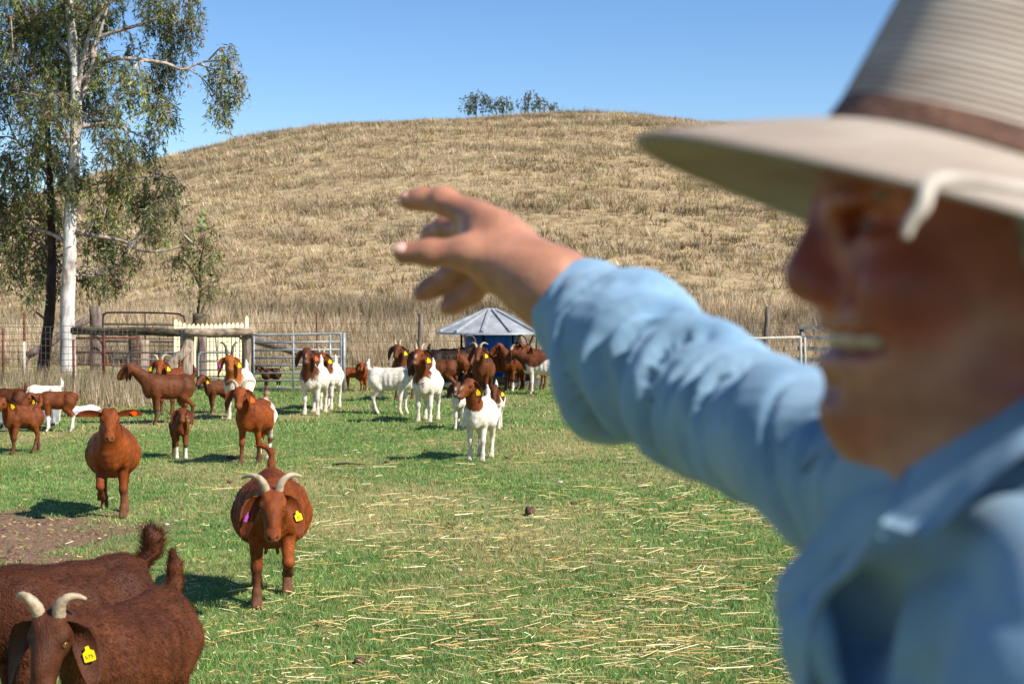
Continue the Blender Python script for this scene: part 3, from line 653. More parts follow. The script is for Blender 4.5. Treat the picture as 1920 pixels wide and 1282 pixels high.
# ================================================================== TREES
def leaf_strip(base, dr, ln, wd, cols):
    n = len(base); dr = dr / (np.linalg.norm(dr, axis=1)[:, None] + 1e-9)
    rnd = rng.normal(size=(n, 3)); sd_ = np.cross(dr, rnd); sd_ /= np.linalg.norm(sd_, axis=1)[:, None] + 1e-9
    mid = base + dr * (ln * .45)[:, None]; tip = base + dr * ln[:, None] + rng.normal(size=(n, 3)) * .01
    V = np.stack([base, mid - sd_ * wd[:, None], tip, mid + sd_ * wd[:, None]], 1).reshape(-1, 3)
    return V, np.arange(4 * n).reshape(n, 4), np.repeat(cols, 4, 0)
euc = 1.12 * np.array([srgb(102, 114, 58), srgb(116, 126, 60), srgb(88, 98, 62), srgb(132, 140, 66), srgb(96, 104, 76), srgb(126, 98, 66), srgb(76, 88, 52), srgb(110, 112, 58)])
def foliage(clumps, dens, leaf=(.08, .16), twig=(.12, .5), wd=.013, pal=euc):
    """clumps: (centre, radii) -> leaf mesh arrays and twig paths"""
    B, Dn, C = [], [], []; tw = []
    for c, r in clumps:
        nt = max(6, int(dens * r[0] * r[2]))
        q = rng.normal(size=(nt, 3)); q /= np.linalg.norm(q, axis=1)[:, None]; q *= rng.random(nt)[:, None] ** .45
        st = c + q * r + [0, 0, .12 * r[2]]
        tone = rng.uniform(.7, 1.2)
        for s in st:
            L = rng.uniform(*twig); m = int(rng.integers(6, 12)); out = nrm((s - c) * [1, 1, .2] + rng.normal(size=3) * .15) * rng.uniform(.1, .5)
            tt = np.sort(rng.random(m)); pts = s + tt[:, None] * L * out + np.stack([0 * tt, 0 * tt, -L * tt ** 1.4], -1)
            B.append(pts); dd = rng.normal(size=(m, 3)) * .55 + [0, 0, -.7] + out * .8; Dn.append(dd)
            base = pal[rng.integers(0, len(pal))] * tone; C.append(base * rng.uniform(.7, 1.3, m)[:, None])
            tw.append((s, s + .5 * L * out + [0, 0, -.35 * L], s + L * out + [0, 0, -L]))
    B = np.concatenate(B); Dn = np.concatenate(Dn); C = np.concatenate(C); n = len(B)
    return leaf_strip(B, Dn, rng.uniform(*leaf, n), wd * rng.uniform(.7, 1.3, n), C), tw
def twigmesh(tw, r):
    A = np.array(tw); n = len(A); a = rng.uniform(0, 6.28, n); s = np.stack([np.cos(a), np.sin(a), 0 * a], -1) * r; s2 = np.stack([-np.sin(a), np.cos(a), 0 * a], -1) * r
    V = np.stack([A[:, 0] - s, A[:, 0] + s, A[:, 0] + s2, A[:, 1] - s * .8, A[:, 1] + s * .8, A[:, 1] + s2 * .8, A[:, 2]], 1).reshape(-1, 3)
    f4 = np.array([[0, 1, 4, 3], [1, 2, 5, 4], [2, 0, 3, 5], [3, 4, 6, 6], [4, 5, 6, 6], [5, 3, 6, 6]])
    f3 = []
    for q in f4: f3 += [[q[0], q[1], q[2]]] + ([[q[0], q[2], q[3]]] if q[2] != q[3] else [])
    return V, (np.arange(n)[:, None, None] * 7 + np.array(f3)[None]).reshape(-1, 3)
def tree(name, label, D, base_px, trunk, r0, r1, bark, limbs, clumps, dens, group=None, branches=True, ddepth=.8, **kw):
    bp_ = G(*base_px) if base_px else P(trunk[0][0], trunk[0][1], D)
    t = thing(name, label, 'tree', bp_, group=group); o = np.array(t.location)
    pts = smoothpath([P(a, b_, D) - o for a, b_ in trunk], 5); pts[0, 2] -= .1
    rad = np.linspace(r0, r1, len(pts)); rad[0] *= 1.25; rad[1] *= 1.1
    MB().tube(pts, rad, 14, jitter=.05).obj('trunk', bark, t, True)
    sk = [pts[len(pts) // 4:]]; bm = MB()
    for L in limbs:
        dz = rng.uniform(-.5, .5) * ddepth; k = len(L) - 1
        lp = smoothpath([P(a, b_, D + dz * i / k) - o for i, (a, b_) in enumerate(L[0:])], 5)
        ra = np.linspace(.055 if r1 > .06 else .032, .010, len(lp)); bm.tube(lp, ra, 7, jitter=.06); sk.append(lp)
    cl = []
    for c in clumps:
        px, py, rp = c[:3]; s = D / F; off = rng.uniform(-1, 1) * ddepth
        cc = P(px, py, D + off) - o; rr = rp * s * (.84 if rp > 18 else 1); cl.append((cc, np.array([rr, rr * .9, rr * (c[3] if len(c) > 3 else 1.0)])))
    allsk = np.concatenate(sk)
    if branches:
        for cc, rr in cl:
            tgt = cc + [0, 0, rr[2] * .35]; dist = np.linalg.norm(allsk - tgt, axis=1) + .6 * np.maximum(allsk[:, 2] - tgt[2] - .1, 0); a = allsk[np.argmin(dist)]
            mid = (a + tgt) / 2 + rng.normal(size=3) * .08 + [0, 0, .1]
            bp2 = smoothpath([a, mid, tgt], 5); bm.tube(bp2, np.linspace(.018, .009, len(bp2)), 6)
            for _ in range(5):
                e = cc + rng.normal(size=3) * rr * .55 + [0, 0, rr[2] * .2]; m2 = (tgt + e) / 2 + rng.normal(size=3) * .06 + [0, 0, .05]
                b3 = smoothpath([bp2[rng.integers(3, len(bp2))], m2, e], 4); bm.tube(b3, np.linspace(.009, .004, len(b3)), 5)
    bm.obj('branches', 'bark_twig' if bark != 'bark_white' else 'bark_limb', t, True)
    (V, Fc, C), tw = foliage(cl, dens, **kw)
    cr = obj('crown', V, Fc, 'leafy', t, cols=C, smooth=False)
    V, Fc = twigmesh(tw, .004); obj('twigs', V, Fc, 'bark_twig', cr, smooth=False, kind='stuff')
    return t
tree('gum_tree', 'gum tree with smooth white trunk and drooping olive foliage beside the netting fence', 28.0, (128, 722),
     [(128, 722), (127, 640), (127, 560), (131, 470), (133, 380), (139, 300), (143, 200), (138, 100), (130, 10), (126, -110), (120, -260)], .155, .07, 'bark_white',
     [[(143, 205), (165, 150), (185, 70), (205, 0), (225, -90)], [(145, 160), (205, 112), (300, 117), (340, 130), (365, 122), (392, 112)], [(172, 110), (185, 72), (250, 50), (300, 32), (350, 10)],
      [(134, 360), (175, 345), (240, 335), (300, 330)], [(131, 430), (165, 440), (230, 452), (262, 470), (310, 470), (360, 455)], [(139, 290), (110, 230), (70, 180), (30, 120), (20, 30)],
      [(130, 460), (100, 440), (50, 425), (0, 415)], [(142, 240), (190, 232), (225, 236), (240, 250)], [(138, 110), (100, 60), (70, -30)], [(143, 180), (170, 60), (230, -20), (300, -60)]],
     [(150, 40, 70), (190, 20, 55), (80, 60, 75), (130, 120, 70), (60, 130, 75), (160, 190, 60), (90, 210, 75), (40, 60, 60), (205, 130, 50), (200, 230, 50), (245, 160, 42, 1.3), (300, 160, 42, 1.3),
      (320, 110, 40), (300, 50, 48), (345, 60, 36, 1.2), (350, 10, 40), (290, 0, 40), (420, 105, 32), (425, 165, 34, 1.3), (447, 150, 20), (395, 145, 20), (415, 205, 26, 1.2), (300, 215, 38, 1.2), (270, 270, 45), (220, 290, 52),
      (235, 350, 55), (300, 345, 38), (330, 355, 24), (325, 385, 22), (280, 385, 40), (200, 400, 48), (215, 470, 42), (175, 440, 40), (195, 525, 34), (160, 520, 28), (220, 520, 22), (110, 300, 62), (60, 290, 60),
      (150, 340, 40), (10, 180, 60), (-40, 100, 80), (-60, 220, 70), (110, 10, 60), (40, 0, 60), (100, -70, 80), (200, -70, 80), (300, -60, 60), (10, -60, 70), (250, 90, 22), (290, 440, 34), (285, 400, 30), (255, 490, 18), (120, 170, 50)],
     560, ddepth=1.1)
tree('gum_tree', 'slim gum tree with dark leaning trunk beside the white-trunked one', 28.4, (78, 720),
     [(78, 720), (84, 660), (92, 600), (96, 540), (97, 470), (95, 390), (92, 300), (88, 220)], .125, .05, 'bark_dark',
     [[(94, 420), (60, 410), (25, 415), (-20, 425)], [(95, 470), (70, 455), (40, 440), (10, 432)], [(92, 610), (80, 595), (62, 580), (52, 560)], [(92, 330), (60, 290), (30, 262), (10, 215), (-10, 190)]],
     [(30, 370, 50), (70, 380, 45), (20, 430, 42), (50, 470, 48), (85, 440, 34), (20, 510, 40), (70, 515, 38), (100, 490, 30), (-30, 450, 50), (-20, 380, 50), (105, 400, 36), (20, 320, 45), (-40, 300, 60), (60, 545, 22), (110, 545, 22)], 520, ddepth=.9)
tree('gum_sapling', 'small leafy gum sapling standing behind the picket panel', 35.0, (374, 690),
     [(374, 690), (373, 620), (371, 580), (376, 540), (374, 500), (380, 470), (384, 445)], .04, .015, 'bark_dark',
     [[(373, 600), (382, 575), (390, 555), (398, 520)], [(376, 540), (355, 500), (335, 480)]],
     [(375, 455, 34), (395, 435, 26), (345, 480, 32), (385, 490, 34), (405, 470, 22), (325, 495, 24), (360, 520, 26), (395, 545, 18, 1.1), (345, 450, 26), (405, 520, 16), (375, 550, 16)], 230, ddepth=.5, branches=True)
for i, (px, trunk, cl, lab) in enumerate((
    (890, [(892, 235), (893, 205), (890, 180)], [(880, 185, 13), (895, 176, 13), (905, 190, 12), (872, 198, 10), (890, 200, 12), (915, 182, 9)], 'small dark gum at the end of the row on the hilltop, with the fullest crown'),
    (945, [(945, 235), (943, 205), (938, 184)], [(930, 188, 11), (945, 184, 11), (955, 194, 10), (938, 200, 11), (922, 198, 9)], 'small dark gum in the middle of the row on the hilltop'),
    (990, [(990, 235), (990, 205), (992, 180)], [(985, 190, 10), (994, 178, 9), (1005, 190, 10), (1015, 198, 9), (980, 200, 9), (1000, 202, 9), (1022, 190, 6)], 'thin-topped gum poking above the hilltop beside the middle one'),
    (1035, [(1032, 235), (1033, 212), (1036, 200)], [(1030, 203, 8), (1040, 198, 7), (1022, 206, 7)], 'lowest gum of the row on the hilltop, barely above the crest'))):
    d = 134.0; bz = hill_z(xpx(px, d), d); tr = list(trunk)
    b0 = np.array([xpx(px, d), d, float(bz)]); by = HZ - (b0[2] - CAMZ) / d * F
    tr[0] = (px, by + 2)
    tree('hilltop_gum', lab, d, None, tr, .06, .04, 'bark_dark', [], [(a, b + (2 if i < 2 else -3), c * 1.35, .62) for a, b, c in cl], 46, group='gums on the hilltop', ddepth=.7, leaf=(.18, .34), twig=(.3, .8), wd=.05, pal=euc[[2, 4, 6]] * .8)
# prickly pears on the hill
def pear(px, py, size, n, label):
    p = on_hill(px, py + size * .55)
    t = thing('prickly_pear', label, 'cactus', p); s = size * p[1] / F
    pts = [np.array([0, 0, -.05])]
    for i in range(n):
        b = pts[rng.integers(0, max(1, len(pts)))] if i else pts[0]
        dr = nrm([rng.normal() * .9, rng.normal() * .5, rng.uniform(.4, 1)]); L = s * rng.uniform(.26, .4)
        c = b + dr * L * .5; side = nrm(np.cross(dr, rng.normal(size=3))); nn = np.cross(dr, side)
        V = []; Fc = []; K = 10; Hn = 6
        for a in range(Hn + 1):
            ph = math.pi * a / Hn
            for k in range(K):
                th = 2 * math.pi * k / K; w_ = math.sin(ph)
                V.append(c + dr * (-math.cos(ph)) * L * .52 + side * math.cos(th) * w_ * L * .4 * (1.1 - .2 * math.cos(ph)) + nn * math.sin(th) * w_ * L * .09)
        for a in range(Hn):
            for k in range(K): Fc.append((a * K + k, a * K + (k + 1) % K, (a + 1) * K + (k + 1) % K, (a + 1) * K + k))
        obj('pad', V, np.array(Fc), 'cactus', t); pts.append(b + dr * L * .95)
pear(375, 418, 34, 16, 'prickly pear clump on the hill slope above the gum sapling')
pear(1130, 316, 15, 7, 'higher of two tiny prickly pears on the open hillside')
pear(1103, 346, 12, 6, 'lower of two tiny prickly pears on the open hillside')
pear(1545, 632, 24, 7, 'prickly pear behind the grey steel stock panel')

# ================================================================== SMALL THINGS ON THE GROUND
def lump(name, px, py, r, m, label, cat, flat=.8, group=None, seed=0):
    p = G(px, py); rr = np.random.default_rng(seed); V = []; Fc = []; K, Hn = 10, 7
    for a in range(Hn + 1):
        ph = math.pi * a / Hn
        for k in range(K):
            th = 2 * math.pi * k / K; q = np.array([math.sin(ph) * math.cos(th), math.sin(ph) * math.sin(th), -math.cos(ph) * flat])
            V.append(q * r * (1 + .13 * math.sin(3 * q[0] + 5 * q[1] + seed) + .1 * math.sin(7 * q[2] + 4 * q[0] + seed * 2)) + [0, 0, r * flat * .8])
    for a in range(Hn):
        for k in range(K): Fc.append((a * K + k, a * K + (k + 1) % K, (a + 1) * K + (k + 1) % K, (a + 1) * K + k))
    o = obj(name, V, np.array(Fc), m); o.location = [float(v) for v in p]; o.rotation_euler = (0, 0, rr.uniform(0, 6)); tag(o, label, cat, group); return o
lump('dung_clod', 993, 966, .042, 'clod', 'round brown clod standing proud on straw-strewn grass', 'clod', .95, seed=4)
for i, (px, py, r) in enumerate(((845, 985, .03), (675, 1243, .03), (430, 905, .03), (290, 858, .035), (433, 860, .045), (548, 748, .045), (850, 985, .025), (725, 868, .03), (952, 860, .03), (240, 795, .03), (1075, 945, .03))):
    lump('dung_dropping', px, py, r, 'clod', 'small dark dung dropping lying on the grass', 'dung', .5, 'dung droppings on the grass', seed=10 + i)
for i, (px, py, r) in enumerate(((1050, 906, .028), (862, 1070, .02), (505, 1004, .02), (312, 985, .022), (330, 978, .018), (205, 757, .05), (222, 757, .035), (240, 748, .035), (265, 757, .035), (318, 1105, .016))):
    lump('pale_stone', px, py, r, 'stone', 'small pale stone lying in the grass', 'stone', .5, 'pale stones in the grass', seed=30 + i)
o = MB().tube([(0, 0, .015), (.15, .02, .03), (.33, -.01, .02)], [.012, .01, .006], 7).obj('stick', 'stick', None, True); o.location = [float(v) for v in G(622, 874)]; tag(o, 'thin dark dead stick lying on the short grass', 'stick')
# crumbs and dry litter on the bare dirt
n = 9000; y = rng.uniform(7.5, 13, n); u = rng.uniform(-320, 330, n); x = (u - CX) / F * y; k = rng.random(n) < dirt_w(x, y); x, y = x[k], y[k]; n = len(x)
tetra = np.array([[-1, -.6, -.2], [1, -.6, -.2], [0, .9, -.2], [0, 0, .9]]); rz_ = rng.uniform(0, 6.28, n); sz_ = .004 + .014 * rng.random(n) ** 3
V = np.stack([np.cos(rz_)[:, None] * tetra[:, 0] - np.sin(rz_)[:, None] * tetra[:, 1], np.sin(rz_)[:, None] * tetra[:, 0] + np.cos(rz_)[:, None] * tetra[:, 1], np.repeat(tetra[None, :, 2], n, 0) * rng.uniform(.4, 1, n)[:, None]], -1) * sz_[:, None, None] * np.array([1.6, 1, 1]) + np.stack([x, y, 0 * x + .002], -1)[:, None]
pal = np.array([srgb(120, 92, 72), srgb(92, 68, 54), srgb(142, 114, 84), srgb(172, 142, 100), srgb(104, 80, 62)]); cc = pal[rng.integers(0, 5, n)] * rng.uniform(.7, 1.1, n)[:, None]
g = obj('soil_crumbs', V.reshape(-1, 3), (np.arange(n)[:, None, None] * 4 + np.array([[0, 1, 3], [1, 2, 3], [2, 0, 3]])[None]).reshape(-1, 3), 'straw', cols=np.repeat(cc, 4, 0), smooth=False, kind='stuff')
tag(g, 'brown crumbs and dry litter on the bare dirt patch', 'soil')
# feed trough + sack on the left
t = thing('feed_trough', 'small galvanised trough the kids feed from', 'trough', G(55, 803)); b = MB()
V = []; Fc = []
pr = [(-.11, .02), (.11, .02), (.15, .2), (.135, .2), (.1, .04), (-.1, .04), (-.135, .2), (-.15, .2)]
for xx in (-.34, .34): V += [(xx, a, z + .06) for a, z in pr]
k = len(pr); Fc = [(i, (i + 1) % k, (i + 1) % k + k, i + k) for i in range(k)]
b.add(V, Fc).obj('tray', 'trough', t)
for xx in (-.345, .345): MB().add([(xx + e, a, z + .06) for e in (-.008, .008) for a, z in ((-.11, .02), (.11, .02), (.15, .2), (-.15, .2))], [(0, 1, 2, 3), (7, 6, 5, 4), (0, 4, 5, 1), (1, 5, 6, 2), (2, 6, 7, 3), (3, 7, 4, 0)]).obj('end_plate', 'trough', t)
for xx in (-.28, .28): MB().box((xx, 0, .045), (.04, .24, .09)).obj('foot', 'galv_dark', t)
s = SDF(); s.ell((0, 0, .07), (.26, .13, .075), .03); s.ell((-.17, .01, .07), (.12, .12, .06), .03); s.ell((.1, 0, .09), (.12, .1, .07), .04)
t = thing('feed_sack', 'pale empty feed sack with muddy end lying on the grass', 'sack', G(157, 780)); V, Q = s.mesh(.012); V += .008 * vnoise(V, 30, 9)[:, None] * np.array([1, 1, 1]); obj('bag', V, Q, 'sack', t)
s = SDF(); s.ell((.25, 0, .055), (.10, .11, .05), .03); V, Q = s.mesh(.012); V += .006 * vnoise(V, 30, 19)[:, None]; obj('muddy_end', V, Q, 'sack_brown', t)

# ================================================================== GOATS
def rotz(a): c, s = math.cos(a), math.sin(a); return np.array([[c, -s, 0], [s, c, 0], [0, 0, 1.]])
RED = np.array(srgb(122, 58, 15)); DRK = np.array(srgb(84, 44, 22)); MID = np.array(srgb(102, 51, 17)); BLK = np.array(srgb(42, 28, 20)); WHT = np.array(srgb(218, 208, 192)); GNG = np.array(srgb(146, 80, 28)); CHO = np.array(srgb(86, 45, 18))
def sstep(x, a, b): t = np.clip((x - a) / (b - a + 1e-9), 0, 1); return t * t * (3 - 2 * t)
GO = []
def goat(label, at, heading, scale=1.0, kid=False, anchor='f', belly=1.0, wide=1.0, neck=(0, 42, 1.0), head=(0, 30), fl=(0, 0), fr=(0, 0), hl=0, hr=0,
         tail='up', horns=None, hornmat='horn', ears='droop', coat='red', col=RED, tags=(), res=None, thr=-.05, blaze=0, whitefeet=(), udder=False, seed=0, rump=None, fur=0, group='goats in the paddock', side_patch=None, lowwhite=0, cat='goat'):
    """neck = (yaw, elevation deg, length factor); head = (yaw from body, nose-down deg); fl/fr = (forearm, cannon) angles of the left/right foreleg; hl/hr = swing of hind legs"""
    r_ = np.random.default_rng(seed + 100); scale = scale * (.93 if kid else .95)
    s = SDF(); L = .80 if kid else .93; hs_ = 1.36 if kid else 1.24; lw = 1.15 if kid else 1.0; bw = (.82 if kid else 1.0) * wide
    zl = .05 if kid else 0
    bz = .52 + zl if kid else .55; k = .035
    s.ell((.20 * L, 0, bz + .015), (.205 * L, .140 * bw, .178 if not kid else .152), k)                 # chest
    s.ell((-.02 * L, 0, bz - .01 - .035 * (belly - 1) * 2), (.295 * L, .172 * bw * belly, (.174 if not kid else .142) * (1 + .5 * (belly - 1))), .05)
    if belly > 1.12: s.ell((-.08 * L, 0, bz - .05), (.21, .190 * bw * belly, .186 * (1 + .3 * (belly - 1))), .05)
    s.ell((-.27 * L, 0, bz + .05), (.155 * L, .128 * (.85 if kid else 1), .137 if not kid else .112), .045)                         # rump
    s.cone((.24 * L, 0, bz + .142), (-.05 * L, 0, bz + .130), .054, .048, .04); s.cone((-.05 * L, 0, bz + .130), (-.30 * L, 0, bz + .134), .048, .048, .04)
    s.ell((.318 * L, 0, bz - .045), (.078, .075, .115), .04)                                        # brisket
    for sy in (-1, 1):
        s.ell((.235 * L, sy * .102 * bw, bz - .005), (.078, .052, .145), .025)                          # shoulder
        s.ell((-.275 * L, sy * .092, bz - .02), (.11, .062, .15), .028)                               # haunch
        s.ell((-.235 * L, sy * .085, bz + .115), (.045, .03, .028), .03)                              # hip bone
    for x0 in (() if kid else (.02, -.06, -.14)):
        for sy in (-1, 1): s.ell((x0 + .035, sy * .172 * bw * belly, bz + .02), (.016, .016, .12), .05, sub=True)   # flank hollows between ribs
    hoofs = []
    def planted(pts, i0):            # stretch below joint i0 so that the last point sits on the ground
        zt_ = pts[i0][2]; zb = pts[-1][2]; f = (zt_ - .018) / max(zt_ - zb, 1e-3)
        return [p if i <= i0 else np.array([p[0], p[1], zt_ - (zt_ - p[2]) * f]) for i, p in enumerate(pts)]
    for sy, (fa, ca) in ((1, fl), (-1, fr)):
        e = np.array([.205 * L, sy * .088 * bw, bz - .115]); d1 = np.array([math.sin(R(fa)), 0, -math.cos(R(fa))]); d2 = np.array([math.sin(R(ca)), 0, -math.cos(R(ca))])
        kn = e + d1 * .185; ft = kn + d2 * .135; d3 = nrm(d2 + [.35, 0, 0]) if ca > -20 else nrm(d2 + [-.3, 0, -.2]); hf = ft + d3 * .07
        P4 = [e, kn, ft, hf]
        if ca > -30: P4 = planted(P4, 0)
        e, kn, ft, hf = P4
        s.cone((.23 * L, sy * .092 * bw, bz - .02), e, .066, .050, .025, 'leg'); s.cone(e, kn, .047 * lw, .029 * lw, .02, 'leg'); s.ell(kn, (.03 * lw, .028 * lw, .035), .02, 'leg')
        s.cone(kn, ft, .0255 * lw, .02 * lw, .02, 'leg'); s.ell(ft, (.027, .025, .027), .02, 'leg')
        for q in (-1, 1): s.cone(ft + [0, q * .008, 0], hf + [.008, q * .014, 0], .018, .0205, .012, 'hoof')
        hoofs.append((hf, sy, 1))
    for sy, a in ((1, hl), (-1, hr)):
        c = np.array([-.27 * L, sy * .09, bz - .02]); rot = lambda p: c + np.array([[math.cos(R(a)), 0, -math.sin(R(a))], [0, 1, 0], [math.sin(R(a)), 0, math.cos(R(a))]]) @ (np.asarray(p) - c)
        st = rot((-.20 * L, sy * .095, bz - .13)); hk = rot((-.345 * L, sy * .09, .275 + zl * .5)); ft = rot((-.325 * L, sy * .09, .095)); hf = rot((-.30 * L, sy * .09, .025))
        c_, st, hk, ft, hf = planted([c, st, hk, ft, hf], 1)
        s.cone(c, st, .095, .066, .03, 'leg'); s.cone(st, hk, .058 * lw, .028 * lw, .025, 'leg'); s.ell(hk, (.028, .024, .034), .02, 'leg'); s.cone(hk, ft, .025 * lw, .02 * lw, .02, 'leg'); s.ell(ft, (.026, .024, .026), .02, 'leg')
        for q in (-1, 1): s.cone(ft + [0, q * .008, 0], hf + [.008, q * .014, 0], .018, .0205, .012, 'hoof')
        hoofs.append((hf, sy, 0))
    if udder: s.ell((-.21 * L, 0, bz - .20), (.07, .065, .07), .03); s.cone((-.20 * L, .03, bz - .25), (-.20 * L, .035, bz - .30), .015, .01, .02); s.cone((-.20 * L, -.03, bz - .25), (-.20 * L, -.035, bz - .30), .015, .01, .02)
    # tail
    tb = np.array([-.395 * L, 0, bz + .125])
    if tail == 'up': tp = [tb + [.03, 0, 0], tb + [-.025, 0, .05], tb + [-.03, 0, .12], tb + [-.01, 0, .19]]; tr = [.035, .028, .026, .014]
    elif tail == 'curl': tp = [tb + [.03, 0, 0], tb + [-.03, 0, .08], tb + [-.05, .0, .15], tb + [-.03, -.05, .19], tb + [-.02, -.10, .19]]; tr = [.024, .016, .014, .011, .004]
    elif tail == 'bush': tp = [tb + [.02, 0, 0], tb + [-.05, 0, .06], tb + [-.055, 0, .11], tb + [-.03, 0, .15]]; tr = [.03, .03, .036, .018]
    else: tp = [tb + [.03, 0, 0], tb + [-.03, 0, -.02], tb + [-.05, 0, -.12]]; tr = [.035, .028, .012]
    s.chain(tp, tr, .03, 'tail')
    # neck + head
    ny, ne, nl = neck; ln = (.33 if not kid else .24) * nl
    nb = np.array([.27 * L, 0, bz + .085]); nd = np.array([math.cos(R(ne)) * math.cos(R(ny)), math.cos(R(ne)) * math.sin(R(ny)), math.sin(R(ne))]); nt = nb + nd * ln
    wn_ = 1 if not kid else .8
    s.cone(nb - nd * .06, nb + nd * ln * .5, .120 * wn_, .084 * wn_, .045, 'neck'); s.cone(nb + nd * ln * .5, nt, .084 * wn_, .064, .025, 'neck')
    s.cone(nb + [.03, 0, -.06], nb + nd * ln * .7 + [.0, 0, -.03], .088 * wn_, .056, .04, 'neck')
    s.cone(nb + [.05, .05, -.12], nb + nd * ln * .8 + [0, .03, -.02], .03, .02, .04, 'neck'); s.cone(nb + [.05, -.05, -.12], nb + nd * ln * .8 + [0, -.03, -.02], .03, .02, .04, 'neck')
    hy, hp = head; f = np.array([math.cos(R(hp)) * math.cos(R(hy)), math.cos(R(hp)) * math.sin(R(hy)), -math.sin(R(hp))]); sd_ = np.array([-math.sin(R(hy)), math.cos(R(hy)), 0]); u = np.cross(f, sd_)
    Hm = np.stack([f, sd_, u], 1); hq = .93 * hs_; ho = nt - f * .015 * hq + u * .015
    H = lambda a, b, c: ho + (f * a + sd_ * b + u * c) * hq
    s.ell(H(.035, 0, .0), np.array([.075, .062, .062]) * hq, .03, 'head', Hm)
    s.cone(H(.05, 0, .005), H(.19, 0, -.02), .056 * hq, .035 * hq, .025, 'head')
    s.ell(H(.11, 0, .018), np.array([.085, .030, .034]) * hq, .03, 'head', Hm)
    s.ell(H(.205, 0, -.026), np.array([.036, .037, .034]) * hq, .02, 'head', Hm)
    s.cone(H(.045, 0, -.045), H(.185, 0, -.055), .036 * hq, .02 * hq, .025, 'head')
    for q in (-1, 1):
        s.ell(H(.02, q * .026, .05), np.array([.035, .024, .018]) * hq, .02, 'head', Hm); s.ell(H(.062, q * .047, .024), np.array([.028, .016, .016]) * hq, .015, 'head', Hm); s.ell(H(.05, q * .04, -.03), np.array([.045, .02, .035]) * hq, .02, 'head', Hm)
        s.ell(H(.228, q * .016, -.016), np.array([.011, .007, .006]) * hq, .006, 'head', Hm, sub=True)
        s.ell(H(.085, q * .055, .008), np.array([.016, .010, .012]) * hq, .008, 'head', Hm, sub=True)
    s.cone(H(.17, 0, -.048), H(.235, 0, -.047), .03 * hq, .004, .004, 'head') if False else None
    d = at[1] if len(at) == 2 else 0
    p0 = G(*at); dist = p0[1]
    h = res or (.0085 if dist < 12 else .0125 if dist < 17.5 else .015)
    V, Q = s.mesh(h / scale if scale < 1 else h)
    g = s.group(V); N = s.grad(V, .004)
    # ---------------- coat colour
    nz = vnoise(V, 9, seed) ; nz2 = vnoise(V, 28, seed + 3)
    sn = (V - nb) @ nd / ln; gh = np.minimum(g['head'], g['neck']); hw = sstep(-g['head'], -.004, .004)
    lowleg = sstep(.30 - V[:, 2], 0, .1) * sstep(g['body'] - np.minimum(g['leg'], g['hoof']), 0, .03)
    if coat == 'white':
        br = sstep(sn + .2 * nz + .12 * nz2 + .05 * vnoise(V, 75, seed + 9), thr, thr + .09) * sstep(g['body'] - gh + .06, 0, .05)
        br = np.maximum(br, hw); br *= 1 - sstep(g['neck'] - np.minimum(g['leg'], g['hoof']), .0, .02) * sstep(bz - .08 - V[:, 2], 0, .03)
        if side_patch is not None:
            for c, rr in side_patch: br = np.maximum(br, sstep(1.1 + .25 * nz - np.linalg.norm((V - np.array(c)) / np.array(rr), axis=1), 0, .12))
        C = WHT * (1 - br[:, None]) + col * br[:, None]
        C = C * (1 - sstep(nz + .6 * nz2, .1, 1.1)[:, None] * np.array([.06, .12, .2])); C *= (1 - .12 * sstep(.14 - V[:, 2], 0, .1)[:, None] * np.array([.6, 1, 1.5])); knee = sstep(.02 - np.abs(V[:, 2] - .245), -.01, .015) * lowleg; C = C * (1 - .35 * knee[:, None])
    else:
        C = np.repeat(col[None], len(V), 0)
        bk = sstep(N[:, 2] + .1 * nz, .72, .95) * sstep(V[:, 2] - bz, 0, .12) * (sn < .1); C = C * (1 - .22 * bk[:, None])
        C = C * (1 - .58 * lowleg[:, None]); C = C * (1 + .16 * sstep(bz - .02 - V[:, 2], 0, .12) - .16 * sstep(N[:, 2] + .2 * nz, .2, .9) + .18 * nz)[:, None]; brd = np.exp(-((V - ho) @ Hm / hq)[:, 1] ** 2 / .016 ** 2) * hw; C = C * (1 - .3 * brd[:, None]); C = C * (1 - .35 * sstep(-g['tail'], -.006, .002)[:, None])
        if lowwhite or rump is not None:
            wv = np.zeros(len(V))
            if rump is not None: wv = sstep(rump - V[:, 0] + .05 * nz + .15 * (bz - V[:, 2]), 0, .04) * sstep(V[:, 2], .25, .3) * sstep(g['tail'], 0, .02)
            if lowwhite: wv = np.maximum(wv, sstep(lowwhite - V[:, 2] + .03 * nz, 0, .03))
            C = C * (1 - wv[:, None]) + WHT * wv[:, None]
    hx = (V - ho) @ Hm / hq
    if coat == 'dark': C = C * (1 - .45 * np.maximum(hw, .5 * sstep(sn, .3, 1)))[:, None]
    if blaze: bl = sstep(blaze * (1 + .3 * nz2) - np.abs(hx[:, 1]), 0, .008) * hw * (hx[:, 2] > -.02); C = C * (1 - bl[:, None]) + WHT * bl[:, None]
    muz = sstep(hx[:, 0] - .02 * nz2, .165, .215) * hw; pale = C * .5 + np.array(srgb(196, 150, 118)) * .5 if coat != 'dark' else C * .8 + .02
    C = C * (1 - .6 * muz[:, None]) + pale * .6 * muz[:, None]
    for q in (-1, 1):
        no = np.exp(-(np.linalg.norm(hx - np.array([.232, q * .016, -.018]), axis=1) / .010) ** 2) * hw; C = C * (1 - .8 * no[:, None])
        ey = np.exp(-(np.linalg.norm(hx - np.array([.082, q * .055, .01]), axis=1) / .02) ** 2) * hw; C = C * (1 - .55 * ey[:, None])
    mo = np.exp(-((hx[:, 2] + .047 + .1 * (hx[:, 0] - .2)) / .004) ** 2) * sstep(hx[:, 0], .13, .17) * hw; C = C * (1 - .6 * mo[:, None])
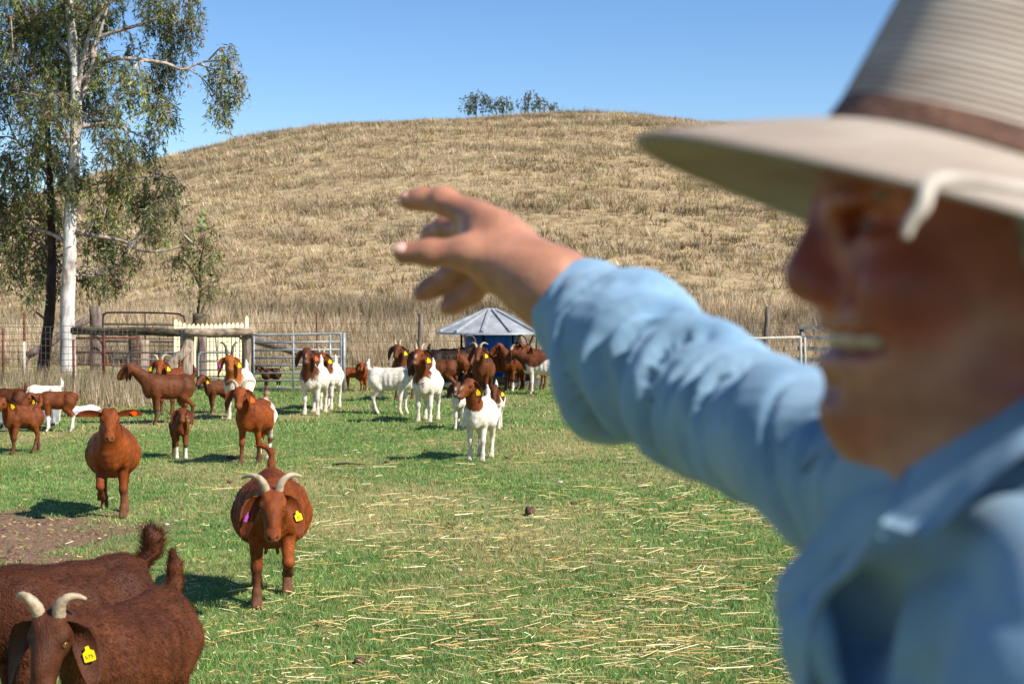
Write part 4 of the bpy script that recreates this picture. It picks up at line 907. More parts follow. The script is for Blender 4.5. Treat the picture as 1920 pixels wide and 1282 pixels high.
    hfw = sstep(-g['hoof'], -.006, .003) * 1.0; hz_ = np.min([np.linalg.norm(V - hf, axis=1) for hf, _, _ in hoofs], 0); hfw *= sstep(.036 - hz_, 0, .012)
    hc = np.array(srgb(92, 66, 50)) if coat != 'white' else np.array(srgb(190, 160, 128)); C = C * (1 - hfw[:, None]) + hc * hfw[:, None]
    for li in whitefeet:                                # 0 left fore, 1 right fore, 2 left hind, 3 right hind
        dl = np.linalg.norm((V - hoofs[li][0])[:, :2], axis=1); wv = sstep(.20 - V[:, 2] + .03 * nz, 0, .02) * sstep(.1 - dl, 0, .03) * (1 - hfw); C = C * (1 - wv[:, None]) + WHT * wv[:, None]
    C = C * (1 + .14 * nz2 + .10 * nz + .10 * vnoise(V * [1, 1, .6], 75, seed + 31))[:, None]; dust = sstep(.34 - V[:, 2] + .06 * nz2, 0, .3)[:, None] * .16; C = C * (1 - dust) + np.array(srgb(150, 122, 90)) * dust
    # gentle coat relief
    V = V + N * (.0022 * vnoise(V, 60, seed + 5) * (g['body'] < .02))[:, None]
    # ---------------- ears (same mesh)
    Vs = [V]; Cs = [C]; Fs = [Q]; nv = len(V); earf = {}
    gdn = np.array([0, 0, -1.])
    for q in (-1, 1):
        if ears == 'droop': dirs = [sd_ * q * 1.0 + gdn * .25 - f * .1, sd_ * q * .55 + gdn * .9, sd_ * q * .22 + gdn + f * .12, sd_ * q * .10 + gdn + f * .1]
        elif ears == 'out': dirs = [sd_ * q + u * .25, sd_ * q + u * .12 - f * .1, sd_ * q + gdn * .1 - f * .1, sd_ * q * .9 + gdn * .35]
        else: dirs = [sd_ * q + gdn * .2, sd_ * q * .8 + gdn * .5, sd_ * q * .5 + gdn * .8, sd_ * q * .3 + gdn]
        p = H(.022, q * .048, .022); n_ = 9; EL = (.225 if ears != 'out' else .175) * hq; pth = [p]; Ts = []
        for i in range(n_):
            t_ = i / (n_ - 1) * (len(dirs) - 1); i0 = min(int(t_), len(dirs) - 2); dd = nrm(dirs[i0] + (dirs[i0 + 1] - dirs[i0]) * (t_ - i0)); Ts.append(dd)
            if i: pth.append(pth[-1] + dd * EL / (n_ - 1))
        prof_ = np.array([.45, .72, .95, 1.0, 1.0, .95, .82, .58, .2]) * (.041 if ears != 'out' else .027) * hq
        ref = nrm(f * .8 + sd_ * q * .55 + (u * .3 if ears == 'out' else 0)); E = []; NW = 7
        for sgn in (1, -1):
            for i in range(n_):
                Nn = nrm(ref - Ts[i] * (ref @ Ts[i])); Wd = np.cross(Ts[i], Nn)
                for j in range(NW):
                    w_ = (j / (NW - 1) * 2 - 1); E.append(pth[i] + Wd * w_ * prof_[i] - Nn * (.35 * prof_[i] * (1 - w_ * w_)) * .9 + sgn * Nn * .0035 * (1 - abs(w_) ** 3))
        E = np.array(E); K = n_ * NW; ff = []
        for i in range(n_ - 1):
            for j in range(NW - 1):
                a, b, c, d_ = i * NW + j, i * NW + j + 1, (i + 1) * NW + j + 1, (i + 1) * NW + j
                ff.append((a, b, c, d_)); ff.append((d_ + K, c + K, b + K, a + K))
        bd = [j for j in range(NW)] + [i * NW + NW - 1 for i in range(1, n_)] + [(n_ - 1) * NW + j for j in range(NW - 2, -1, -1)] + [i * NW for i in range(n_ - 2, 0, -1)]
        for i in range(len(bd)): a, b = bd[i], bd[(i + 1) % len(bd)]; ff.append((a, a + K, b + K, b))
        Vs.append(E); Fs.append(np.array(ff) + nv); nv += len(E)
        ec = (col * .72 if coat == 'white' or True else col); Cs.append(np.repeat(ec[None], len(E), 0) * (1 + .1 * vnoise(E, 30, 2))[:, None])
        Nn = nrm(ref - Ts[3] * (ref @ Ts[3])); earf[q] = (pth, Ts, Nn)
    V = np.concatenate(Vs) * scale; C = np.clip(np.concatenate(Cs), 0, 1); Q = np.concatenate(Fs)
    rz = R(heading); off = (rotz(rz) @ np.array([.225 * L * scale, 0, 0])) if anchor == 'f' else np.zeros(3)
    t = thing('goat_kid' if kid else 'goat', label, cat if not kid else 'kid goat', p0 - off, rz, group)
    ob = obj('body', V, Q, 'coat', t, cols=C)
    for q in (-1, 1):                                   # eyes
        c = H(.082, q * .0475, .008) * scale; rr = .0135 * hq * scale; U = []; ff = []
        for a in range(7):
            for b in range(10): ph = math.pi * a / 6; th = 2 * math.pi * b / 10; U.append(c + rr * np.array([math.sin(ph) * math.cos(th), math.sin(ph) * math.sin(th), math.cos(ph)]))
        for a in range(6):
            for b in range(10): ff.append((a * 10 + b, (a + 1) * 10 + b, (a + 1) * 10 + (b + 1) % 10, a * 10 + (b + 1) % 10))
        obj('eye', U, np.array(ff), 'eye_goat' if dist < 12 else 'pupil', t)
        if horns:
            base = dict(short=[(.012, .028, .046), (-.012, .040, .082), (-.03, .064, .098), (-.04, .090, .088), (-.042, .108, .064)], wide=[(.015, .026, .042), (-.01, .038, .082), (-.032, .062, .102), (-.05, .092, .10), (-.06, .118, .084), (-.066, .14, .062)],
                        back=[(.01, .028, .045), (-.02, .036, .10), (-.07, .05, .14), (-.13, .07, .145), (-.19, .095, .12), (-.23, .12, .08)],
                        stub=[(.015, .028, .045), (-.01, .035, .08), (-.045, .045, .10), (-.08, .06, .09)],
                        long=[(.01, .028, .045), (-.03, .05, .11), (-.08, .10, .15), (-.12, .17, .16), (-.13, .24, .14), (-.13, .29, .11)])[horns]
            pts = smoothpath([H(a, q * b, c) * scale for a, b, c in base], 4); rd = np.linspace(.0225, .005, len(pts)) * scale * hq
            MB().tube(pts, rd * (1 + .05 * np.sin(np.arange(len(pts)) * 2.6)), 9).obj('horn', hornmat, t, True)
    for q, colr, txt in tags:
        pth, Ts, Nn = earf[q]; i = 4 if ears != 'out' else 5; c = pth[i] + Nn * .008; T = Ts[i]; Wd = np.cross(T, Nn)
        if coat != 'x': T = nrm(T + gdn * .3); Wd = np.cross(T, Nn)
        kk = (.75 if dist < 9 else 1.0) if ears != 'out' else .7
        pr = [(-.008, -.03), (.008, -.03), (.010, -.012), (.026, -.002), (.026, .038), (.022, .042), (-.022, .042), (-.026, .038), (-.026, -.002), (-.010, -.012)]; n_ = len(pr)
        if colr == 'tag_pink': pr = [(a * .42, b) for a, b in pr]
        U = [(c + (Wd * a + T * b) * kk * (1 if not kid else 1.1) + Nn * e) * scale for e in (-.0015, .0025) for a, b in pr]
        tg = obj('ear_tag', U, [tuple(range(n_))[::-1], tuple(range(n_, 2 * n_))] + [(i2, (i2 + 1) % n_, (i2 + 1) % n_ + n_, i2 + n_) for i2 in range(n_)], colr, t, smooth=False)
        if txt:
            cu = bpy.data.curves.new('digits', 'FONT'); cu.body = txt; cu.size = .026; cu.align_x = 'CENTER'; cu.align_y = 'CENTER'; tmp = bpy.data.objects.new('tmp', cu); COL.objects.link(tmp)
            dg = bpy.context.evaluated_depsgraph_get(); me = bpy.data.meshes.new_from_object(tmp.evaluated_get(dg)); bpy.data.objects.remove(tmp)
            A = np.array([v.co[:] for v in me.vertices]); Ff = [tuple(p.vertices) for p in me.polygons]
            sg = 1 if (np.cross(-Wd, T) @ Nn) < 0 else -1
            A3 = [(c + (-Wd * x_ * sg - T * (y_ - .02)) * kk + Nn * .0045) * scale for x_, y_, _ in A]
            obj('tag_number', A3, Ff, 'tag_black', tg, smooth=False)
    if fur:                                             # loose outer hair of the nearest animals
        nb_ = s.group(V[:len(N)] / scale); vis = np.where((nb_['hoof'] > .03) & (np.minimum(nb_['head'], 1) > .012))[0]
        ii = rng.choice(vis, fur); b = V[ii] + rng.normal(size=(fur, 3)) * h * .4; n3 = N[ii]
        flow = np.array([-.8, 0, -.55]); flow = flow - n3 * (n3 @ flow)[:, None]; istail = nb_['tail'][ii] < .012
        flow[istail] = np.array([0, 0, .6]); fl_ = nrm_rows(flow + rng.normal(size=(fur, 3)) * .12 + n3 * np.where(istail, .9 if tail == 'bush' else .35, .14)[:, None] + .35 * np.stack([vnoise(b, 34, 81), vnoise(b, 34, 82), vnoise(b, 34, 83)], -1))
        L3 = rng.uniform(.008, .020, fur) * np.where(istail, 2.0 if tail == 'bush' else 1.1, 1); sdv = nrm_rows(np.cross(fl_, rng.normal(size=(fur, 3)))) * .0007
        VV = np.stack([b - sdv - n3 * .001, b + sdv - n3 * .001, b + fl_ * L3[:, None]], 1).reshape(-1, 3)
        cc = np.clip(C[ii] * (rng.uniform(.85, 1.15, fur) * (1.05 + .38 * vnoise(b * [1, 1, .5], 46, 85)))[:, None], 0, 1)
        obj('coat_hair', VV, np.arange(3 * fur).reshape(fur, 3), 'strand', t, cols=np.repeat(cc, 3, 0), smooth=False, kind='stuff')
    GO.append(t); return t
def nrm_rows(a): return a / (np.linalg.norm(a, axis=1)[:, None] + 1e-9)
Y_, O_, K_ = 'tag_yellow', 'tag_orange', 'tag_pink'
# ---- the two dark does at the bottom left
goat('dark brown horned doe with yellow tag 575, flank turned, before a darker doe', (246, 1482), 258, .94, anchor='c', belly=1.12, neck=(-8, 26, .8), head=(6, 54), horns='short', coat='dark', col=DRK, tags=((1, Y_, '575'),), res=.0085, seed=1, fur=60000, udder=True, fl=(6, 4), fr=(-6, -4), hl=8, hr=-8)
goat('dark chocolate doe with bushy raised tail, half hidden behind the doe tagged 575', (118, 1400), 227, 1.0, anchor='c', belly=1.1, neck=(-35, 8, 1.0), head=(-50, 45), horns='back', coat='dark', col=DRK * .92, tail='bush', res=.0085, seed=2, fur=60000, fl=(5, 4), fr=(-6, -5))
# ---- red does walking towards the camera
goat('round-bellied red doe with pale curved horns walking over the straw, one foreleg lifted', (511, 1140), -80, 1.02, belly=1.27, neck=(0, 4, .80), head=(0, 44), horns='wide', tags=((1, Y_, '92'), (-1, K_, None)), tail='curl', fl=(28, -62), fr=(2, 0), hl=14, hr=-12, seed=3, udder=True, fur=26000, col=RED)
goat('hornless red doe with ears held straight out, trotting past the bare dirt', (210, 972), -77, 1.0, belly=1.22, neck=(0, 44, .90), head=(2, 36), ears='out', tags=((1, O_, None),), tail='bush', fl=(3, 2), fr=(30, -55), hl=16, hr=-14, seed=4, udder=False)
# ---- left edge
goat('brown kid with tagged ear stepping forward in front of the kids at the trough', (24, 852), 236, .76, kid=True, neck=(18, 40, 1), head=(20, 25), ears='side', coat='red', col=MID * 1.1, fl=(14, 8), fr=(-12, -10), hl=14, hr=-14, tail='up', seed=5, tags=((1, Y_, None),))
goat('white kid with raised white tail feeding behind the trough', (82, 797), 186, .76, kid=True, anchor='c', coat='white', col=MID, thr=.5, neck=(0, -5, 1), head=(0, 50), seed=6)
goat('brown and white kid with tagged ears feeding at the trough', (108, 810), 192, .74, kid=True, anchor='c', coat='red', col=MID, neck=(10, 2, 1), head=(35, 40), lowwhite=.30, seed=7, tags=((1, Y_, None), (-1, Y_, None)), tail='down')
goat('brown kid with yellow tag at the far end of the trough', (22, 800), 160, .72, kid=True, anchor='c', coat='red', col=CHO, neck=(10, 10, 1), head=(80, 35), lowwhite=.16, seed=8, tags=((1, Y_, None),))
# ---- profile brown doe + companion
goat('lean brown doe standing in profile before the timber rail, looking away', (290, 796), 208, .96, neck=(-12, 36, 1.1), head=(-22, 38), horns='back', hornmat='horn_dark', coat='red', col=CHO * 1.25, fl=(2, 2), fr=(-5, -4), hl=-4, hr=9, tail='up', seed=9, udder=True)
goat('brown doe with a yellow tag in each ear behind the profile doe', (312, 778), 262, .95, neck=(0, 42, .9), head=(16, 30), horns='wide', coat='red', col=RED * .95, tags=((1, Y_, None), (-1, Y_, None)), seed=10)
# ---- middle left
goat('red kid with one white forefoot walking alone towards the camera', (340, 861), -72, .66, kid=True, neck=(0, 44, 1), head=(-4, 24), col=MID * 1.1, fl=(12, 6), fr=(-10, -4), hl=10, hr=-12, whitefeet=(0, 1), tail='down', seed=11)
goat('small brown kid with yellow tag and upright tail in front of the low hurdle', (396, 776), 225, .70, kid=True, neck=(4, 42, 1), head=(20, 26), col=CHO * 1.15, tags=((1, Y_, None),), fl=(8, 4), fr=(-8, -6), hl=8, hr=-8, tail='up', seed=12)
goat('white doe with red head and neck and swept horns, beside the gate post', (440, 788), 264, 1.0, coat='white', col=GNG, thr=-.12, neck=(-2, 56, .95), head=(20, 30), horns='back', hornmat='horn_dark', tags=((1, Y_, None), (-1, K_, None)), seed=13, fl=(2, 2), fr=(-3, -2))
goat('red doe with white rump, short horns and orange tag walking forward', (468, 870), 261, .93, belly=1.12, neck=(-2, 42, .95), head=(12, 34), horns='wide', col=RED, rump=-.20, tags=((1, O_, None),), tail='up', fl=(-14, -10), fr=(10, 4), hl=10, hr=-12, whitefeet=(2, 3), seed=14, udder=True)
goat('white doe with dark brown head, orange tag and brown bib beside the galvanised gate', (583, 779), 263, 1.04, coat='white', col=CHO, thr=-.28, neck=(0, 60, 1.0), head=(12, 26), tags=((1, O_, None),), seed=15, belly=1.12, wide=1.1, blaze=.010, udder=True)
goat('white doe with red head standing close behind the brown-bibbed one', (611, 769), 262, 1.0, coat='white', col=MID, thr=0, neck=(0, 52, .9), head=(4, 30), horns='stub', tags=((1, Y_, None),), seed=16, belly=1.05)
goat('tiny dark kid with white feet and blaze behind the galvanised gate', (508, 733), 215, .60, kid=True, anchor='c', neck=(0, 28, 1), head=(50, 30), col=CHO, whitefeet=(0, 1, 2, 3), blaze=.012, tail='curl', seed=17)
goat('reddish kid in profile beside the end of the galvanised gate', (662, 733), 180, .62, kid=True, anchor='c', neck=(0, 20, 1), head=(0, 40), col=RED * .95, tags=((1, Y_, None),), tail='down', seed=18)
goat('reddish kid facing the camera next to the kid in profile', (684, 733), 262, .64, kid=True, anchor='c', neck=(0, 46, 1), head=(10, 30), col=RED * .95, tail='down', seed=19)
# ---- white does in the centre
goat('white doe standing in profile with raised white tail and dark face turned to the camera', (758, 777), -14, .98, coat='white', col=CHO, thr=.42, neck=(-22, 34, .92), head=(-70, 24), horns='stub', tail='up', udder=True, fl=(2, 3), fr=(-6, -3), hl=-6, hr=9, seed=20)
goat('white doe with brown neck and pale blaze standing between the profile doe and the feeder', (795, 793), 261, 1.05, coat='white', col=MID * 1.1, thr=-.1, neck=(-6, 62, 1.05), head=(-4, 22), horns='stub', blaze=.022, tags=((1, Y_, None),), tail='up', seed=21, belly=1.08, fl=(3, 2), fr=(-4, -3))
goat('white doe with brown cheeks and white forelock walking ahead of two kids', (893, 865), 258, .93, coat='white', col=MID * 1.2, thr=.05, neck=(-4, 58, .98), head=(-28, 26), blaze=.026, tags=((1, Y_, None),), tail='up', fl=(8, 4), fr=(-8, -5), hl=10, hr=-10, seed=22, wide=.95)
goat('white kid with brown cheeks standing behind the walking white doe, before the feeder', (861, 806), 262, .74, kid=True, coat='white', col=CHO, thr=.3, neck=(0, 46, 1), head=(0, 28), blaze=.026, seed=23, tags=((1, Y_, None),), tail='down')
goat('white kid with brown shoulder patch and raised white tail following the walking white doe', (928, 806), 268, .76, kid=True, coat='white', col=CHO, thr=.0, neck=(0, 30, .9), head=(0, 40), seed=24, tags=((1, Y_, None),), tail='up')
# ---- round the feeder
FG = 'goats crowding the feeder'
goat('brown doe with yellow tag behind the white doe in profile', (752, 752), 262, 1.02, neck=(0, 54, 1), head=(0, 28), col=CHO, horns='stub', tags=((1, Y_, None),), seed=25, group=FG)
goat('brown doe in profile behind the white doe with brown neck', (822, 740), 178, .9, anchor='c', neck=(0, 20, 1), head=(-10, 40), col=CHO * 1.15, seed=26, group=FG)
goat('black-brown doe with shaggy dark head pushing in to the feeder', (842, 727), 6, 1.02, anchor='c', neck=(0, 34, .9), head=(6, 20), coat='dark', col=BLK, horns='back', hornmat='horn_dark', seed=27, group=FG)
goat('greyish brown doe behind the black-brown one at the feeder', (815, 722), 15, 1.0, anchor='c', neck=(0, 12, 1), head=(10, 40), coat='dark', col=DRK * 1.1, seed=28, group=FG)
goat('red-brown doe seen from behind reaching under the feeder roof', (878, 731), 62, .98, anchor='c', neck=(0, 10, .8), head=(0, 45), col=MID, seed=29, tail='up', group=FG)
goat('brown doe with pale horns and yellow tag facing away from the blue drum', (902, 748), 262, 1.02, neck=(0, 44, .9), head=(0, 30), horns='wide', tags=((1, Y_, None),), col=CHO * 1.1, belly=1.15, seed=30, group=FG)
goat('brown doe standing side-on against the blue drum', (938, 733), 12, 1.04, anchor='c', neck=(0, 30, .9), head=(25, 40), col=MID * 1.08, belly=1.08, horns='long', hornmat='horn_dark', seed=31, group=FG)
goat('chestnut doe turning its head back beside the blue drum', (968, 733), 228, 1.03, anchor='c', neck=(10, 40, .95), head=(-40, 30), col=MID, seed=32, whitefeet=(0,), group=FG)
goat('dark brown doe with pale horns behind the brown-caped white doe', (1020, 724), 186, 1.02, anchor='c', neck=(0, 38, .9), head=(10, 30), col=CHO, horns='back', tags=((1, Y_, None),), seed=33, group=FG)
goat('white doe with brown cape over neck and back, reaching towards the feeder', (1018, 740), 168, 1.0, anchor='c', coat='white', col=CHO, thr=-.8, neck=(-4, 24, 1), head=(-4, 42), horns='stub', side_patch=(((.12, 0, .70), (.30, .3, .17)),), tail='down', seed=34, group=FG)
goat('red doe between the chestnut doe and the feeder tray', (992, 730), 200, .98, anchor='c', neck=(0, 16, .9), head=(0, 40), col=RED * .9, seed=35, group=FG)

# ================================================================== THE MAN
HD = .73
man = thing('person', 'man in pale blue shirt and woven straw hat, smiling in profile with one arm outstretched', 'person', (.28, HD, 0))
mo = np.array(man.location)
hp = lambda px, py, dy=0: P(px, py, HD) + [0, dy, 0] - mo
pp = lambda px, py, d: P(px, py, d) - mo
b = SDF()
b.ell(hp(1892, 395), (.092, .072, .095), .02, 'head'); b.ell(hp(1745, 560), (.050, .054, .088), .02, 'head'); b.ell(hp(1800, 650), (.055, .055, .046), .02, 'head')
b.ell(hp(1650, 360), (.026, .044, .030), .02, 'head')
for q in (-1, 1):
    b.cone(hp(1650, 768, q * .008), hp(1835, 715, q * .050), .024, .024, .018, 'head'); b.ell(hp(1585, 388, q * .024), (.012, .020, .0075), .010, 'head')
    b.ell(hp(1685, 545, q * .040), (.032, .024, .027), .010, 'head'); b.ell(hp(1552, 543, q * .0125), (.013, .0085, .0095), .005, 'nose')
    b.ell(hp(1606, 428, q * .032), (.017, .017, .011), .008, 'head', sub=True)
    b.ell(hp(1618, 454, q * .034), (.012, .014, .004), .006, 'head')
    b.chain([hp(1574, 604), hp(1582, 605, q * .018), hp(1608, 611, q * .034), hp(1692, 632, q * .050)], [.0062, .0062, .0055, .003], .004, 'lip'); b.chain([hp(1578, 680), hp(1586, 679, q * .018), hp(1610, 672, q * .034), hp(1690, 645, q * .050)], [.0092, .009, .0078, .003], .004, 'lip')
    b.ell(hp(1640, 417, q * .030), (.0135, .0135, .0085), .004, 'head'); b.ell(hp(1640, 445, q * .030), (.0130, .0130, .0060), .004, 'head')
    b.ell(hp(1945, 470, q * .078), (.016, .008, .031), .008, 'ear'); b.ell(hp(1930, 500, q * .076), (.012, .007, .02), .008, 'ear')
b.ell(hp(1626, 730), (.016, .026, .02), .012, 'head'); b.ell(hp(1610, 600), (.014, .032, .018), .012, 'head')
b.cone(hp(1562, 405), hp(1525, 510), .0105, .0145, .008, 'nose'); b.ell(hp(1530, 525), (.0145, .0135, .0125), .005, 'nose')
b.ell(hp(1612, 772), (.0185, .023, .0175), .008, 'head'); b.cone(hp(1560, 722, -.012), hp(1560, 722, .012), .004, .004, .012, 'head', sub=True)
for q in (-1, 1): [b.cone(hp(*a_), hp(*c_), .0070, .0072, .002, 'head', sub=True) for a_, c_ in (((1556, 643, 0), (1566, 643, q * .019)), ((1566, 643, q * .019), (1594, 642, q * .036))) ]; b.cone(hp(1594, 642, q * .036), hp(1680, 637, q * .054), .0072, .003, .002, 'head', sub=True)
for q in (-1, 1): b.cone(hp(1592, 556, q * .028), hp(1705, 620, q * .050), .0035, .0035, .009, 'head', sub=True); b.cone(hp(1700, 600, q * .052), hp(1715, 690, q * .050), .002, .002, .008, 'head', sub=True)
b.cone(hp(1820, 690), hp(1915, 905), .056, .064, .03, 'neck'); b.cone(hp(1740, 800), hp(1830, 930), .026, .042, .03, 'neck')
NSH = np.array([.240, .548, 1.535]) - mo; FSH = pp(1670, 925, .915); EL = pp(1335, 758, 1.17); WR = pp(1040, 545, 1.40)
b.ell(np.array([.265, .73, 1.42]) - mo, (.09, .13, .17), .05, 'chest'); b.cone(hp(1900, 960), NSH, .05, .045, .05, 'chest'); b.cone(hp(1900, 960), FSH, .05, .045, .05, 'chest')
b.ell(np.array([.29, .73, 1.1]) - mo, (.085, .12, .25), .06, 'chest')
b.cone(FSH, EL, .040, .036, .03, 'arm'); b.cone(EL, pp(1172, 652, 1.325), .032, .028, .02, 'arm'); b.cone(pp(1172, 652, 1.325), WR, .028, .029, .02, 'arm')
# pointing hand
I0, M0, R0, P0 = pp(893, 408, 1.475), pp(888, 432, 1.50), pp(893, 476, 1.515), pp(925, 510, 1.515); CM = pp(985, 512, 1.41)
for q, r_ in ((I0, .0175), (M0, .0175), (R0, .0165), (P0, .0155)): b.cone(WR, q, .029, r_, .022, 'hand')
b.ell((WR + I0 + R0) / 3, (.034, .027, .030), .03, 'hand'); b.ell(pp(925, 465, 1.462), (.028, .024, .032), .02, 'hand')
b.chain([I0, pp(832, 377, 1.50), pp(792, 373, 1.512), pp(766, 377, 1.515)], [.0165, .0135, .0118, .0095], .008, 'finger')
b.chain([M0, pp(838, 428, 1.54), pp(812, 440, 1.56), pp(800, 456, 1.565)], [.0165, .0132, .0118, .0095], .008, 'finger')
b.chain([R0, pp(843, 520, 1.535), pp(808, 540, 1.54), pp(790, 550, 1.54)], [.0155, .0125, .0110, .0090], .008, 'finger')
b.chain([P0, pp(884, 550, 1.53), pp(854, 568, 1.535), pp(838, 576, 1.535)], [.0145, .0112, .0100, .0082], .008, 'finger')
for a_, r_ in (((832, 377, 1.50), .0145), ((838, 428, 1.54), .0142), ((843, 520, 1.535), .0134), ((884, 550, 1.53), .0122)): b.ell(pp(*a_), (r_, r_, r_), .004, 'finger')
for a_, c_ in (((1010, 500, 1.405), (900, 400, 1.462)), ((1012, 508, 1.40), (893, 425, 1.48))): b.cone(pp(*a_), pp(*c_), .004, .006, .014, 'hand')
TM, TI, TT = pp(876, 474, 1.425), pp(806, 474, 1.43), pp(757, 474, 1.435)
b.cone(WR, CM, .03, .025, .03, 'hand'); b.cone(CM, TM, .025, .0175, .02, 'hand'); b.cone(TM, TI, .0165, .0128, .01, 'finger'); b.cone(TI, TT, .0132, .0108, .008, 'finger')
# hanging near arm and hand
NE = np.array([.315, .490, 1.245]) - mo; NW_ = np.array([.262, .505, 1.0]) - mo
b.cone(NSH, NE, .048, .042, .03, 'arm'); b.cone(NE, NW_, .042, .029, .03, 'arm')
for i, (ox, ln_) in enumerate(((-.030, .075), (-.010, .083), (.011, .078), (.030, .062))):
    k0 = NW_ + [ox - .01, 0, -.085]; b.cone(NW_, k0, .024, .0155, .02, 'hand'); b.chain([k0, k0 + [-.004, .008, -ln_ * .5], k0 + [-.004, .02, -ln_ * .8], k0 + [0, .034, -ln_]], [.0145, .0115, .0105, .0085], .006, 'finger')
b.chain([NW_ + [-.018, 0, -.025], NW_ + [-.05, .012, -.06], NW_ + [-.058, .02, -.095], NW_ + [-.056, .026, -.115]], [.02, .0145, .012, .0095], .01, 'finger')
V, Q = b.mesh(.005); g = b.group(V); N = b.grad(V, .002)
base = np.array([.40, .19, .115]); C = np.repeat(base[None], len(V), 0)
red = np.maximum(sstep(-g['nose'], -.006, .002), np.exp(-np.minimum(np.linalg.norm(V - hp(1655, 555, -.05), axis=1), np.linalg.norm(V - hp(1655, 555, .05), axis=1)) ** 2 / .03 ** 2) * .8)
C = C * (1 - red[:, None] * np.array([.05, .32, .30])); lp = sstep(-g['lip'], -.003, .001); C = C * (1 - lp[:, None] * np.array([.2, .42, .35]))
fc = sstep(-np.minimum(g['head'], np.minimum(g['nose'], g['neck'])), -.012, 0); C = C * (1 - fc[:, None] * np.array([.30, .60, .62])) * (1 + fc * (.20 * vnoise(V, 38, 14) + .12 * vnoise(V, 90, 15)))[:, None]  # face and neck: hat shade put into the skin colour, with ruddy tan
C = C * (1 + .10 * vnoise(V, 55, 4) + .07 * vnoise(V, 140, 6))[:, None]; kn = sstep(-np.minimum(g['finger'], 1), -.004, .003); C = C * (1 - kn[:, None] * np.array([.0, .10, .08]))
st = sstep(-(g['head']), -.01, 0) * sstep(V[:, 2] - hp(0, 700)[2], -.05, -.02) * 0
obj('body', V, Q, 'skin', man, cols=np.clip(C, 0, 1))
def blob(name, c, r, m, rot=None, k=.004, parent=man):
    s = SDF(); s.ell(c, r, .004, 'b', rot); V, Q = s.mesh(min(r) * .55); return obj(name, V, Q, m, parent)
for q in (-1, 1):
    e = blob('eye', hp(1640, 431, q * .030), (.0120, .0120, .0120), 'white_eye'); blob('iris', hp(1606, 432, q * .033), (.0042, .006, .006), 'pupil', parent=e)
    s = SDF(); s.chain([hp(1572, 385, q * .012), hp(1580, 372, q * .03), hp(1612, 380, q * .048)], [.003, .0038, .002], .006); V, Q = s.mesh(.0025); V += .0012 * vnoise(V, 300, 3)[:, None]; obj('eyebrow', V, Q, 'grey_hair', man)
s = SDF(); [s.chain([hp(1590, 635), hp(1598, 635, q * .018), hp(1622, 635, q * .0335), hp(1674, 635, q * .044)], [.0078, .0076, .0068, .003], .003) for q in (-1, 1)]; V, Q = s.mesh(.0022); obj('teeth', V, Q, 'teeth', man)
tn = nrm(TT - TI); up_ = nrm(np.array([0.1, -.85, .5])); up_ = nrm(up_ - tn * (up_ @ tn)); blob('finger_nail', TT + up_ * .0085 + tn * .0005, (.0085, .0062, .0032), 'nail', np.stack([tn, np.cross(up_, tn), up_], 1))
iq0, iq1 = pp(792, 373, 1.512), pp(766, 377, 1.515); tn = nrm(iq1 - iq0); up_ = nrm(np.array([0, -.5, .85])); up_ = nrm(up_ - tn * (up_ @ tn)); blob('finger_nail', iq1 + up_ * .0072, (.007, .0052, .0028), 'nail', np.stack([tn, np.cross(up_, tn), up_], 1))
# hair
s = SDF(); s.ell(hp(2010, 385), (.080, .080, .090), .02)
for q in (-1, 1): s.chain([hp(1850, 370, q * .064), hp(1900, 430, q * .072), hp(1925, 500, q * .072), hp(1935, 560, q * .068)], [.012, .013, .011, .005], .015); s.chain([hp(1990, 470, q * .06), hp(2030, 560, q * .06), hp(2040, 640, q * .05)], [.03, .028, .016], .03)
s.chain([hp(2130, 450, -.03), hp(2120, 600, -.03)], [.04, .03], .03); s.chain([hp(2130, 450, .03), hp(2120, 600, .03)], [.04, .03], .03)
V, Q = s.mesh(.005); nn_ = s.grad(V, .002); V = V + nn_ * (.003 * vnoise(V * [1.5, 1, .6], 190, 8))[:, None]; obj('hair', V, Q, 'grey_hair', man)

# shirt -------------------------------------------------------------
s = SDF(); k = .05
s.ell(np.array([.262, .73, 1.435]) - mo, (.112, .155, .180), k, 'torso'); s.ell(np.array([.295, .73, 1.15]) - mo, (.125, .168, .28), .08, 'torso'); s.cone(np.array([.30, .73, 1.1]) - mo, np.array([.30, .73, .93]) - mo, .135, .14, .06, 'torso')
s.cone(np.array([.270, .725, 1.580]) - mo, NSH + [0, .01, .005], .070, .060, .03, 'torso'); s.cone(np.array([.266, .73, 1.565]) - mo, FSH, .058, .056, .03, 'torso')
s.ell(NSH, (.068, .062, .070), .02, 'near'); s.cone(NSH + [.003, -.004, -.02], NE, .066, .056, .03, 'near'); s.cone(NE, NW_ + [0, 0, .02], .056, .044, .03, 'near')
CU, CO = pp(1172, 655, 1.325), pp(1098, 592, 1.39)
s.cone(FSH, EL, .052, .053, .02, 'far'); s.cone(EL, CU, .053, .059, .02, 'far'); s.cone(CU, CO, .061, .055, .02, 'far')
s.cone(pp(1205, 680, 1.30), pp(1140, 752, 1.33), .036, .026, .025, 'far'); s.ell(hp(1775, 950), (.048, .075, .030), .03, 'torso'); s.cone(hp(1728, 930), hp(1640, 1160), .030, .05, .03, 'torso')
ax = nrm(CO - CU); s.cone(CO - ax * .02, CO + ax * .06, .037, .058, .004, 'cut', True); s.plane(CO + ax * .012, ax, .1, .004)
s.ell(hp(1590, 1150, -.035), (.015, .03, .032), .012, 'cut', None, True)
s.plane(NW_ + [0, 0, -.005], (0, 0, -1), .09, .004)
V, Q = s.mesh(.005); N = s.grad(V, .003); g = s.group(V)
def ridge(x): return (np.abs(np.sin(x)) ** .8) * 2 - 1.1
